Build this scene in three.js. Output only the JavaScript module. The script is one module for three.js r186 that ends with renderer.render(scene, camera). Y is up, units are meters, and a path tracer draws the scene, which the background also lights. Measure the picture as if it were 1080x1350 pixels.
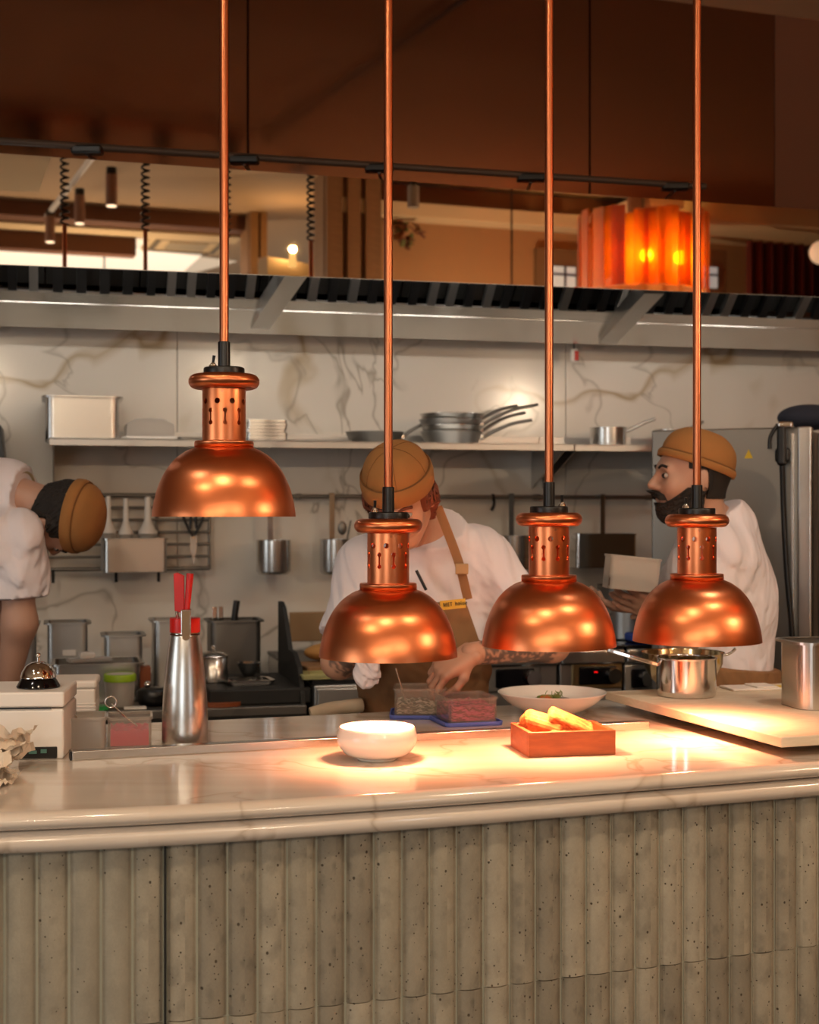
import * as THREE from 'three';
import { RoundedBoxGeometry } from 'three/addons/geometries/RoundedBoxGeometry.js';
import { mergeGeometries } from 'three/addons/utils/BufferGeometryUtils.js';
import { RectAreaLightUniformsLib } from 'three/addons/lights/RectAreaLightUniformsLib.js';
import { FontLoader } from 'three/addons/loaders/FontLoader.js';
import { Brush, Evaluator, SUBTRACTION } from 'three-bvh-csg';

// ---------------------------------------------------------------- camera, light, exposure
const scene = new THREE.Scene();
scene.background = new THREE.Color(0x000000);
const F = 1875, EYE = 1.55;                      // focal length in pixels of a 1080 x 1350 frame, eye height
const camera = new THREE.PerspectiveCamera(2 * Math.atan(675 / F) * 180 / Math.PI, 0.8, 0.05, 60);
camera.position.set(0, EYE, 0);
camera.lookAt(0, EYE, -1);
camera.focus = 2.95;
camera.userData.fStop = 4.5;
const renderer = new THREE.WebGLRenderer({ antialias: true });
renderer.toneMapping = THREE.LinearToneMapping;
renderer.toneMappingExposure = 0.95;
renderer.shadowMap.enabled = true;
RectAreaLightUniformsLib.init();

const HALL = 19 * Math.PI / 180;                 // the counter, the mirror and the dining hall run at this angle
const KIT = 14 * Math.PI / 180;                  // the kitchen wall, hood and shelf
const KD = 5.75;                                 // distance of the kitchen wall on the camera axis
const CEIL = 3.70, TOP = 1.039;                  // ceiling height, worktop height
const WM = 4.434, WB = 5.30;                     // clear mirror and bronze mirror, distance along the hall normal
const V3 = (x, y, z) => new THREE.Vector3(x, y, z);
const P = (px, py, d) => V3((px - 540) / F * d, EYE - (py - 675) / F * d, -d);        // a point at depth d
const onTop = (px, py, Y = TOP) => P(px, py, (EYE - Y) * F / (py - 675));             // a point on a level surface
const hall = (u, y, w) => V3(u * Math.cos(HALL) - w * Math.sin(HALL), y, -(u * Math.sin(HALL) + w * Math.cos(HALL)));
const hallUW = (p) => [p.x * Math.cos(HALL) - p.z * Math.sin(HALL), -p.x * Math.sin(HALL) - p.z * Math.cos(HALL)];
const mirrored = (px, py, d, W = WM) => { const p = P(px, py, d), [u, w] = hallUW(p); return hall(u, p.y, 2 * W - w); };   // the real place of what a mirror shows
function kit(px, py, z) {                         // kitchen-wall frame: x along the wall, z out from the wall
  const a = (px - 540) / F, d = (KD * Math.cos(KIT) - z) / (Math.cos(KIT) - a * Math.sin(KIT));
  return { x: a * d * Math.cos(KIT) + (d - KD) * Math.sin(KIT), y: EYE - (py - 675) / F * d, z, d };
}
const kitWorld = (x, y, z) => V3(x * Math.cos(KIT) + z * Math.sin(KIT), y, -KD - x * Math.sin(KIT) + z * Math.cos(KIT));

function addLight(l) { l.castShadow = true; scene.add(l); if (l.target) scene.add(l.target); return l; }
function spot(pos, to, color, cd, angle, pen, radius) {
  const l = new THREE.SpotLight(color, cd, 0, angle, pen, 2); l.position.copy(pos); l.target.position.copy(to);
  l.shadow.radius = radius; return addLight(l);
}
function area(pos, to, w, h, color, nits) {
  const l = new THREE.RectAreaLight(color, nits, w, h); l.position.copy(pos); l.lookAt(to); scene.add(l); return l;
}
const WARM = new THREE.Color().setRGB(1, 0.76, 0.52), COOL = new THREE.Color().setRGB(1, 0.93, 0.83), SOFT = new THREE.Color().setRGB(1, 0.88, 0.72), DAY = new THREE.Color().setRGB(0.86, 0.95, 1), HEAT = new THREE.Color().setRGB(1, 0.36, 0.17);
const LEVEL = { heat: 3.8, track: 6, cooks: 4.0, hood: 36, day: 4.0, pendant: 2.2, globe: 4.6, dining: 0.72 };

// ---------------------------------------------------------------- helpers
let seed = 7;
const rnd = () => { seed = (seed * 1664525 + 1013904223) >>> 0; return seed / 4294967296; };
const rr = (a, b) => a + (b - a) * rnd();
const used = {};
const numbered = (n) => { used[n] = (used[n] ?? -1) + 1; return used[n] ? n + '_' + String(used[n]).padStart(3, '0') : n; };
function thing(name, label, category, pos = V3(0, 0, 0), turn = 0, group, kind) {
  const o = new THREE.Group(); o.name = numbered(name); o.position.copy(pos); o.rotation.y = turn; scene.add(o);
  if (label) o.userData.label = label; if (category) o.userData.category = category;
  if (group) o.userData.group = group; if (kind) o.userData.kind = kind;
  return o;
}
function part(name, geo, mat, parent, label) {
  const m = new THREE.Mesh(geo, mat); m.name = parent === scene ? numbered(name) : name; m.castShadow = m.receiveShadow = true;
  if (label) m.userData.label = label; parent.add(m); return m;
}
function copyOf(o, pos, turn, label, group) {
  const c = o.clone(); c.name = numbered(o.name.replace(/_\d{3}$/, '')); c.userData = { ...o.userData }; scene.add(c);
  c.position.copy(pos); if (turn !== undefined) c.rotation.y = turn; if (label) c.userData.label = label; if (group) c.userData.group = group;
  return c;
}
function plain(g) {
  const h = g.index ? g.toNonIndexed() : g; if (!h.attributes.normal) h.computeVertexNormals();
  if (!h.attributes.uv) h.setAttribute('uv', new THREE.BufferAttribute(new Float32Array(h.attributes.position.count * 2), 2));
  for (const k of Object.keys(h.attributes)) if (!['position', 'normal', 'uv'].includes(k)) h.deleteAttribute(k);
  return h;
}
const join = (...gs) => mergeGeometries(gs.flat().map(plain));
const at = (g, x = 0, y = 0, z = 0) => g.translate(x, y, z);
const box = (w, h, d, x = 0, y = 0, z = 0) => at(new THREE.BoxGeometry(w, h, d), x, y, z);
const rbox = (w, h, d, r, x = 0, y = 0, z = 0, s = 2) => at(new RoundedBoxGeometry(w, h, d, s, Math.min(r, w / 2.01, h / 2.01, d / 2.01)), x, y, z);
const cyl = (r1, r2, h, x = 0, y = 0, z = 0, n = 24) => at(new THREE.CylinderGeometry(r1, r2, h, n), x, y, z);
const sph = (r, x = 0, y = 0, z = 0, n = 20) => at(new THREE.SphereGeometry(r, n, Math.ceil(n * 0.7)), x, y, z);
const lathe = (pts, n = 48) => new THREE.LatheGeometry(pts.map(([r, y]) => new THREE.Vector2(Math.max(r, 0), y)), n);
const spline = (pts, n = 24) => new THREE.SplineCurve(pts.map(([a, b]) => new THREE.Vector2(a, b))).getPoints(n).map((p) => [p.x, p.y]);
const tube = (pts, r, seg = 24, n = 8) => new THREE.TubeGeometry(new THREE.CatmullRomCurve3(pts.map((p) => (p.isVector3 ? p : V3(...p)))), seg, r, n);
function rod(a, b, r, n = 12, r2 = r) {          // straight bar between two points
  a = a.isVector3 ? a : V3(...a); b = b.isVector3 ? b : V3(...b);
  const d = b.clone().sub(a), g = new THREE.CylinderGeometry(r2, r, d.length(), n);
  return g.applyQuaternion(new THREE.Quaternion().setFromUnitVectors(V3(0, 1, 0), d.clone().normalize())).translate((a.x + b.x) / 2, (a.y + b.y) / 2, (a.z + b.z) / 2);
}
function uvm(g) {                                 // texture coordinates in metres from the dominant axis
  g = plain(g); const p = g.attributes.position, n = g.attributes.normal, uv = g.attributes.uv;
  for (let i = 0; i < p.count; i++) {
    const ax = Math.abs(n.getX(i)), ay = Math.abs(n.getY(i)), az = Math.abs(n.getZ(i));
    if (ay >= ax && ay >= az) uv.setXY(i, p.getX(i), p.getZ(i)); else if (ax > az) uv.setXY(i, p.getZ(i), p.getY(i)); else uv.setXY(i, p.getX(i), p.getY(i));
  }
  return g;
}
function extrude(pts, depth, bevel = 0) {
  const s = new THREE.Shape(pts.map(([x, y]) => new THREE.Vector2(x, y)));
  return new THREE.ExtrudeGeometry(s, { depth, bevelEnabled: bevel > 0, bevelSize: bevel, bevelThickness: bevel, bevelSegments: 2, curveSegments: 10 });
}
function pan(w, d, h, t, r, flange = 0) {         // open rectangular vessel with rounded corners, its base at y = 0
  const rect = (a, b, q) => { const s = new THREE.Shape(), x = a / 2, y = b / 2; s.moveTo(-x + q, -y); s.lineTo(x - q, -y); s.absarc(x - q, -y + q, q, -Math.PI / 2, 0); s.lineTo(x, y - q); s.absarc(x - q, y - q, q, 0, Math.PI / 2); s.lineTo(-x + q, y); s.absarc(-x + q, y - q, q, Math.PI / 2, Math.PI); s.lineTo(-x, -y + q); s.absarc(-x + q, -y + q, q, Math.PI, Math.PI * 1.5); return s; };
  const up = (s, lo, dp) => new THREE.ExtrudeGeometry(s, { depth: dp, bevelEnabled: false, curveSegments: 5 }).rotateX(-Math.PI / 2).translate(0, lo, 0);
  const wall = rect(w, d, r); wall.holes.push(rect(w - 2 * t, d - 2 * t, Math.max(r - t, 0.001)));
  const out = [up(wall, 0, h), up(rect(w, d, r), 0, t)];
  if (flange) { const f = rect(w + 2 * flange, d + 2 * flange, r + flange); f.holes.push(rect(w - 2 * t, d - 2 * t, Math.max(r - t, 0.001))); out.push(up(f, h - 0.004, 0.006)); }
  return join(out);
}

// ---------------------------------------------------------------- textures
const hash = (x, y, s) => { let h = (x * 374761393 + y * 668265263 + s * 982451653) | 0; h = Math.imul(h ^ (h >>> 13), 1274126177); return ((h ^ (h >>> 16)) >>> 0) / 4294967296; };
function vn(x, y, per, s) {
  const xi = Math.floor(x), yi = Math.floor(y), fx = x - xi, fy = y - yi, u = fx * fx * (3 - 2 * fx), v = fy * fy * (3 - 2 * fy), m = (a) => ((a % per) + per) % per;
  const a = hash(m(xi), m(yi), s), b = hash(m(xi + 1), m(yi), s), c = hash(m(xi), m(yi + 1), s), d = hash(m(xi + 1), m(yi + 1), s);
  return a + (b - a) * u + (c - a) * v + (a - b - c + d) * u * v;
}
const fbm = (u, v, per, oct, s) => { let t = 0, a = 0.5, n = 0; for (let i = 0; i < oct; i++) { t += a * vn(u * per, v * per, per, s + i * 17); n += a; a *= 0.5; per *= 2; } return t / n; };
function texture(w, h, fn, srgb = true, rep = [1, 1]) {
  const data = new Uint8Array(w * h * 4);
  for (let y = 0; y < h; y++) for (let x = 0; x < w; x++) { const c = fn(x / w, y / h), i = (y * w + x) * 4; data[i] = Math.min(255, Math.max(0, c[0])); data[i + 1] = Math.min(255, Math.max(0, c[1])); data[i + 2] = Math.min(255, Math.max(0, c[2])); data[i + 3] = 255; }
  const t = new THREE.DataTexture(data, w, h); t.wrapS = t.wrapT = THREE.RepeatWrapping; t.magFilter = THREE.LinearFilter; t.minFilter = THREE.LinearMipmapLinearFilter; t.generateMipmaps = true;
  if (srgb) t.colorSpace = THREE.SRGBColorSpace; t.repeat.set(...rep); t.needsUpdate = true; return t;
}
const mixc = (a, b, t) => a.map((x, i) => x + (b[i] - x) * t);
const grey = (v) => [v, v, v];
const clamp = (x) => Math.min(1, Math.max(0, x));
const vein = (u, v, per, s, warp) => { const a = fbm(u, v, per, 4, s), b = fbm(u, v, per, 4, s + 91); const n = fbm(u + warp * (a - 0.5), v + warp * (b - 0.5), per, 5, s + 7); return 1 - Math.abs(n - 0.5) * 2; };

const wallMarble = texture(1024, 1024, (u, v) => {
  let c = mixc([222, 214, 202], [196, 187, 173], clamp(fbm(u, v, 3, 4, 3) * 1.7 - 0.4));
  const a = Math.pow(clamp((vein(u, v, 3, 11, 0.5) - 0.93) / 0.07), 1.6), b = Math.pow(clamp((vein(u, v, 5, 51, 0.35) - 0.95) / 0.05), 2), gate = clamp(fbm(u, v, 4, 3, 77) * 3 - 1.15);
  c = mixc(c, [150, 124, 88], a * 0.85 * gate); c = mixc(c, [132, 122, 108], b * 0.6 * (1 - gate * 0.5));
  return c;
}, true, [1 / 2.4, 1 / 2.4]);
const topMarble = texture(1024, 1024, (u, v) => {
  const str = fbm(u * 0.5, v * 4, 4, 5, 13);
  let c = mixc([226, 214, 200], [206, 190, 172], clamp(str * 1.8 - 0.4));
  c = mixc(c, [168, 148, 126], Math.pow(clamp((vein(u, v, 4, 21, 0.4) - 0.94) / 0.06), 2) * 0.5);
  return c;
}, true, [1 / 1.3, 1 / 1.3]);
const concrete = [[150, 143, 126, 0.12], [158, 150, 132, 0.9], [146, 138, 121, 1], [166, 158, 140, 0.7], [136, 128, 112, 1.2], [153, 145, 127, 0.8]].map(([r, g, b, pits], k) => {
  const dots = []; for (let i = 0; i < 42 * pits; i++) dots.push([rnd(), rnd(), rr(0.0015, 0.005) * (rnd() < 0.12 ? 2 : 1)]);
  const bumps = new Float32Array(128 * 640);
  const t = texture(128, 640, (u, v) => {
    const n = fbm(u * 0.35, v, 6, 5, 100 + k * 9), m = fbm(u, v * 4, 24, 3, 200 + k);
    let s = 0.86 + 0.20 * n + 0.06 * m, dark = 0;
    for (const [x, y, q] of dots) { const dx = (u - x) * 0.2, dy = v - y, dd = Math.sqrt(dx * dx * 1.2 + dy * dy * 0.8); if (dd < q) dark = Math.max(dark, 1 - (dd / q) ** 4); }
    const st = clamp((fbm(u * 0.5, v * 2, 5, 4, 300 + k) - 0.55) * 4) * 0.12 * pits; s -= st;
    bumps[Math.round(v * 640) * 128 + Math.round(u * 128)] = dark;
    return mixc([r * s, g * s, b * s], [58, 48, 36], dark * 0.85);
  });
  const bt = texture(128, 640, (u, v) => grey(200 - 190 * bumps[Math.round(v * 640) * 128 + Math.round(u * 128)] + 30 * fbm(u, v * 4, 32, 2, 9)), false);
  return new THREE.MeshStandardMaterial({ map: t, bumpMap: bt, bumpScale: 0.0015, roughness: 0.72 });
});
const woodTex = (a, b, s, stretch = 9) => texture(512, 512, (u, v) => { const n = fbm(u, v * stretch * 0.5, 4, 5, s), g = 0.5 + 0.5 * Math.sin((v * 26 + fbm(u, v, 3, 3, s + 5) * 9) * 3); return mixc(a, b, clamp(0.55 * n + 0.3 * g * n + 0.25 * fbm(u * 0.5, v * 8, 32, 2, s + 9))); }, true, [4, 4]);
const fineNoise = texture(256, 256, (u, v) => grey(110 + 90 * fbm(u, v, 48, 3, 5)), false, [6, 6]);
const brushTex = texture(256, 256, (u, v) => grey(100 + 110 * fbm(u * 0.05, v, 96, 2, 31)), false, [3, 3]);
const clothTex = texture(256, 256, (u, v) => grey(128 + 50 * Math.sin(u * 256 * 1.5) * Math.sin(v * 256 * 1.5) + 40 * fbm(u, v, 32, 2, 8)), false, [14, 14]);

// ---------------------------------------------------------------- materials
const std = (color, roughness, metalness = 0, more = {}) => new THREE.MeshStandardMaterial({ color, roughness, metalness, ...more });
const phy = (color, roughness, metalness = 0, more = {}) => new THREE.MeshPhysicalMaterial({ color, roughness, metalness, ...more });
const lin = (r, g, b) => new THREE.Color().setRGB(r, g, b);
const M = {
  copper: phy(lin(0.80, 0.25, 0.10), 0.29, 1, { anisotropy: 0.6, bumpMap: brushTex, bumpScale: 0.00002 }),
  copperRod: std(lin(0.58, 0.19, 0.085), 0.28, 1),
  steel: std(lin(0.62, 0.60, 0.57), 0.26, 1), steelDull: std(lin(0.5, 0.485, 0.46), 0.38, 1), steelPolish: std(lin(0.72, 0.70, 0.67), 0.12, 1), steelDark: std(lin(0.22, 0.205, 0.185), 0.45, 1),
  ovenSteelDarkened: std(lin(0.27, 0.25, 0.22), 0.36, 1), siphon: phy(lin(0.62, 0.60, 0.56), 0.24, 1, { anisotropy: 0.7 }),  // oven steel: the dark surroundings it would reflect are put into its colour
  chrome: std(lin(0.8, 0.78, 0.75), 0.06, 1),
  black: std(0x0e0d0d, 0.35), blackMatt: std(0x15130f, 0.65), blackGloss: std(0x08070a, 0.12),
  red: std(0xc01712, 0.35), white: std(0xe6dfd6, 0.4), ceramic: phy(0xf0e9df, 0.22, 0, { clearcoat: 0.6, clearcoatRoughness: 0.1 }),
  mirror: std(lin(0.72, 0.66, 0.58), 0.015, 1), bronze: std(lin(0.38, 0.21, 0.14), 0.09, 1),
  top: phy(0xffffff, 0.16, 0, { map: topMarble, clearcoat: 0.5, clearcoatRoughness: 0.08 }),
  wall: phy(0xffffff, 0.15, 0, { map: wallMarble }),
  grout: std(0xa9aa98, 0.8), plaster: std(0xb99c7c, 0.9, 0, { bumpMap: fineNoise, bumpScale: 0.0006 }), plasterBrown: std(0x6e4630, 0.85), cream: std(0xd6bd96, 0.85), terracotta: std(0x7b4a33, 0.8),
  floor: std(0x5a4e43, 0.5), woodPanel: std(0xffffff, 0.6, 0, { map: woodTex([120, 84, 52], [150, 110, 72], 41) }), woodBox: std(0xffffff, 0.5, 0, { map: woodTex([118, 58, 28], [168, 92, 48], 61) }),
  board: std(0xffffff, 0.6, 0, { map: woodTex([205, 188, 160], [232, 218, 194], 71) }), darkWood: std(0x2c150c, 0.6),
  blueLid: std(0x5c6fc4, 0.45), clear: phy(0xf7f4ef, 0.14, 0, { transmission: 0.93, thickness: 0 }), frosted: phy(0xe8e2da, 0.5, 0, { transmission: 0.75, thickness: 0 }),
  shirt: std(0xd9d2d6, 0.85, 0, { bumpMap: clothTex, bumpScale: 0.0003 }), apron: std(0x8a6440, 0.85, 0, { bumpMap: clothTex, bumpScale: 0.0005 }), hat: std(0x966634, 0.9, 0, { bumpMap: clothTex, bumpScale: 0.0007 }), hatSeam: std(0x6f4822, 0.9),
  trousers: std(0x2a2724, 0.9), hairDark: std(0x17100c, 0.8), hairBrown: std(0x6b331b, 0.7), skin: std(0xffffff, 0.5, 0, { vertexColors: true }), eyeWhite: std(0xa89c92, 0.25), iris: std(0x1a0f08, 0.2),
};

// ---------------------------------------------------------------- the room
function shell(name, geo, mat, turn = HALL, pos = V3(0, 0, 0)) { const m = part(name, geo, mat, scene); m.rotation.y = turn; m.position.copy(pos); m.userData.kind = 'structure'; return m; }
// hall axes: x = u along the counter, z = -w towards the dining end
const U0 = -7, U1 = 8, WFAR = -6.6, WEND = 7.4;
shell('floor', uvm(box(U1 - U0, 0.2, WEND - WFAR + 0.4, (U0 + U1) / 2, -0.1, -(WEND + WFAR) / 2)), M.floor);
shell('ceiling', uvm(box(U1 - U0, 0.2, WEND - WFAR + 0.4, (U0 + U1) / 2, CEIL + 0.1, -(WEND + WFAR) / 2)), M.plaster);
shell('wall_left', box(0.2, CEIL, WEND - WFAR + 0.4, U0 - 0.1, CEIL / 2, -(WEND + WFAR) / 2), M.plaster);
shell('wall_right', box(0.2, CEIL, WEND - WFAR + 0.4, U1 + 0.1, CEIL / 2, -(WEND + WFAR) / 2), M.plaster);
shell('wall_back', box(U1 - U0, CEIL, 0.2, (U0 + U1) / 2, CEIL / 2, -WFAR + 0.1), M.plaster);
shell('wall_end', box(U1 - U0, CEIL, 0.2, (U0 + U1) / 2, CEIL / 2, -WEND - 0.1), M.plasterBrown);
// marble wall of the kitchen: slabs with fine joints
{
  const w = thing('wall_kitchen', 'cream marble kitchen wall with gold and grey veins behind the shelf', null, kitWorld(0, 0, 0), KIT, null, 'structure');
  part('backing', box(9, 2.5, 0.1, 0, 1.25, -0.09), M.plaster, w);
  let x = -3.4; for (const s of [1.25, 1.22, 1.6, 1.45, 1.3, 1.4]) { part('marble_slab', uvm(rbox(s - 0.0015, 2.46, 0.04, 0.003, x + s / 2, 1.25, -0.02, 1)), M.wall, w); x += s; }
}
// bronze mirror wall above the hood, in three panels
{
  const w = thing('wall_bronze_mirror', 'dark bronze mirrored wall panels above the kitchen mirror', null, V3(0, 0, 0), HALL, null, 'structure');
  const ux = (px) => { const a = (px - 540) / F, t = WB / (Math.cos(HALL) - a * Math.sin(HALL)); return hallUW(V3(a * t, 0, -t))[0]; };
  const xs = [ux(-420), ux(-120), ux(327), ux(778), ux(1022)];
  for (let i = 0; i < 4; i++) part('mirror_panel', rbox(xs[i + 1] - xs[i] - 0.006, 1.34, 0.03, 0.003, (xs[i] + xs[i + 1]) / 2, 2.36 + 0.67, -WB - 0.015, 1), M.bronze, w);
  part('end_wall', box(4, 1.34, 0.1, xs[4] + 2.0, 3.03, -WB - 0.05), M.plasterBrown, w);
  part('backing', box(U1 - U0, 1.2, 0.1, 0.5, CEIL - 0.6, -WB - 0.09), M.plasterBrown, w);
}
// clear mirror strip that hangs in front of the hood
{
  const Wf = (px, py) => { const a = (px - 540) / F, t = WM / (Math.cos(HALL) - a * Math.sin(HALL)), p = P(px, py, t); return [hallUW(p)[0], p.y]; };
  const s = [[-260, 338], [1300, 400], [1300, 292], [-260, 184]].map(([a, b]) => Wf(a, b));
  const t = thing('wall_mirror', 'long clear mirror strip above the extractor hood reflecting the dining room', null, V3(0, 0, 0), HALL, null, 'structure');
  part('glass', extrude(s, 0.012).translate(0, 0, -WM - 0.012), M.mirror, t);
  part('support_board', extrude(s.map(([x, y], i) => [x, y + (i < 2 ? 0.01 : -0.01)]), 0.03).translate(0, 0, -WM - 0.046), M.blackMatt, t);
}
// grey conduit with black clamps along the mirror's upper edge
{
  const q = (px, py) => { const a = (px - 540) / F, t = (WM + 0.25) / (Math.cos(HALL) - a * Math.sin(HALL)); return P(px, py, t); };
  const a = q(-200, 173), b = q(930, 246);
  const t = thing('conduit_pipe', 'grey conduit pipe with black clamps running above the clear mirror', 'pipe', a);
  part('pipe', rod(V3(0, 0, 0), b.clone().sub(a), 0.012), std(0x4a3a30, 0.5), t);
  for (const px of [115, 322, 500, 700, 890]) { const p = q(px, 186 + (px / 930) * 57 + 10).sub(a); part('clamp', join(rbox(0.10, 0.028, 0.05, 0.008, p.x, p.y + 0.012, p.z), rod([p.x, p.y, p.z], [p.x + 0.01, p.y + 0.03, p.z - 0.6], 0.006)), M.black, t); }
}

// ---------------------------------------------------------------- the counter
const plan = new THREE.CatmullRomCurve3([[-1.75, 2.345], [-1.2, 2.375], [-0.706, 2.451], [-0.428, 2.510], [0, 2.640], [0.362, 2.770], [0.852, 2.957], [1.5, 3.215], [2.1, 3.455]].map(([x, d]) => V3(x, 0, -d)), false, 'centripetal');
const planLength = plan.getLength();
function sweep(profile, u0, u1, n, closed = true) { // profile of [outward, y] swept along the counter's front line
  const pos = [], uv = [], idx = [], m = profile.length; let run = [0]; for (let j = 1; j <= m; j++) run.push(run[j - 1] + Math.hypot(profile[j % m][0] - profile[j - 1][0], profile[j % m][1] - profile[j - 1][1]));
  for (let i = 0; i <= n; i++) {
    const t = u0 + (u1 - u0) * i / n, p = plan.getPointAt(t), g = plan.getTangentAt(t), out = V3(-g.z, 0, g.x);
    for (let j = 0; j <= m; j++) { const [o, y] = profile[j % m]; pos.push(p.x + out.x * o, y, p.z + out.z * o); uv.push(t * planLength, run[j]); }
  }
  for (let i = 0; i < n; i++) for (let j = 0; j < m; j++) { const a = i * (m + 1) + j, b = a + m + 1; idx.push(a, a + 1, b, b, a + 1, b + 1); }
  let g = new THREE.BufferGeometry(); g.setAttribute('position', new THREE.Float32BufferAttribute(pos, 3)); g.setAttribute('uv', new THREE.Float32BufferAttribute(uv, 2)); g.setIndex(idx);
  return g;
}
const smoothN = (g) => { g.computeVertexNormals(); return g; };
const creased = (g, ang = 0.6) => { g = g.toNonIndexed(); g.computeVertexNormals(); return g; };
const arc = (cx, cy, r, a0, a1, n, ry = r) => Array.from({ length: n + 1 }, (_, i) => { const a = a0 + (a1 - a0) * i / n; return [cx + r * Math.cos(a), cy + ry * Math.sin(a)]; });
const B0 = TOP - 0.032, B1 = B0 - 0.042;
{
  const t = thing('worktop', 'pale polished marble worktop of the serving counter with rounded edge', 'worktop');
  // flat top, with its uv in metres
  const g = sweep([[0.030, TOP], [-0.96, TOP], [-0.96, TOP - 0.03], [0.030, TOP - 0.03]], 0, 1, 90);
  part('slab', uvm(creased(g)), M.top, t);
  const nose = [[0.02, TOP - 0.0002], ...arc(0.030, TOP - 0.016, 0.022, Math.PI / 2, -Math.PI / 2, 12, 0.016), [0.02, B0]];
  part('bullnose_edge', smoothN(sweep(nose, 0, 1, 90)), M.top, t);
  const low = [[-0.02, B0], [0.018, B0], ...arc(0.018, B0 - 0.022, 0.022, Math.PI / 2, -Math.PI / 2, 12, 0.020), [0.008, B1], [-0.02, B1]];
  for (const [a, b] of [[0, 0.235], [0.2355, 0.775], [0.7755, 1]]) part('lower_moulding', smoothN(sweep(low, a, b, 60)), M.top, t);
}
{
  const t = thing('serving_counter', 'counter front clad in convex fluted concrete tiles under the marble worktop', 'counter');
  part('backing_panel', creased(sweep([[-0.0045, B1 + 0.01], [-0.0045, 0], [-0.05, 0], [-0.05, B1 + 0.01]], 0, 1, 90)), M.grout, t);
  part('carcass', creased(sweep([[-0.05, B1 + 0.01], [-0.05, 0], [-0.86, 0], [-0.86, TOP - 0.031], [-0.05, TOP - 0.031]], 0, 1, 40)), M.steelDull, t);
  const W = 0.0543, prof = (w) => [[-w / 2 + 0.002, -0.004], [-w / 2 + 0.002, -0.002], ...Array.from({ length: 11 }, (_, i) => { const s = -1 + 0.2 * i; return [s * (w / 2 - 0.005), -0.002 + 0.0105 * Math.sqrt(Math.max(0, 1 - s * s * 0.96)) - 0.0015]; }), [w / 2 - 0.002, -0.002], [w / 2 - 0.002, -0.004]];
  const tileGeo = (h, du, dv, flip) => {
    const pr = prof(W), g = new THREE.ExtrudeGeometry(new THREE.Shape(pr.map(([x, z]) => new THREE.Vector2(x, -z))), { depth: h, bevelEnabled: false }).rotateX(-Math.PI / 2).toNonIndexed();
    const p = g.attributes.position, n = g.attributes.normal, uv = g.attributes.uv;
    for (let i = 0; i < p.count; i++) {
      uv.setXY(i, (flip * p.getX(i) / W + 0.5) * 0.9 + du, p.getY(i) / 0.31 + dv);
      const x = p.getX(i), z = p.getZ(i); if (Math.abs(n.getY(i)) < 0.5 && z > -0.004 && Math.abs(x) < W / 2 - 0.004) { const s = x / (W / 2 - 0.005), v = V3(0.0105 * s * 0.96 / Math.sqrt(Math.max(0.06, 1 - s * s * 0.96)) / (W / 2 - 0.005), 0, 1).normalize(); n.setXYZ(i, v.x, 0, v.z); }
    }
    return g;
  };
  // the front line in tile widths, with a dark joint where two runs of tiles meet
  let joint = 0.3; for (let k = 0; k < 400; k++) { const p = plan.getPointAt(k / 400); if (540 + F * p.x / -p.z < 220) joint = k / 400; }
  { const p = plan.getPointAt(joint), g = plan.getTangentAt(joint), j = part('expansion_joint', box(0.0034, B1, 0.012, 0, B1 / 2, 0.001), M.blackMatt, t); j.position.set(p.x, 0, p.z); j.rotation.y = Math.atan2(-g.z, g.x); }
  const h0 = 0.311, geos = Array.from({ length: 9 }, (_, k) => tileGeo(h0, rnd(), rnd(), k % 2 ? 1 : -1));
  for (let row = 0; row < 3; row++) for (const side of [-1, 1]) for (let k = 0; k < 60; k++) {
    const u = joint + side * (k + 0.5 + 0.04) * W / planLength; if (u < 0.01 || u > 0.99) continue;
    const p = plan.getPointAt(u), g = plan.getTangentAt(u);
    const mat = side < 0 ? concrete[0 + (rnd() < 0.15 ? 5 : 0)] : concrete[1 + Math.floor(rnd() * 5)];
    const m = part('fluted_tile', geos[Math.floor(rnd() * 9)], mat, t);
    m.position.set(p.x, B1 - (row + 1) * 0.313 + rr(-0.0006, 0.0006), p.z); m.rotation.y = Math.atan2(-g.z, g.x) + rr(-0.012, 0.012);
    m.position.addScaledVector(V3(-g.z, 0, g.x), rr(-0.001, 0.001));
  }
}
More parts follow.
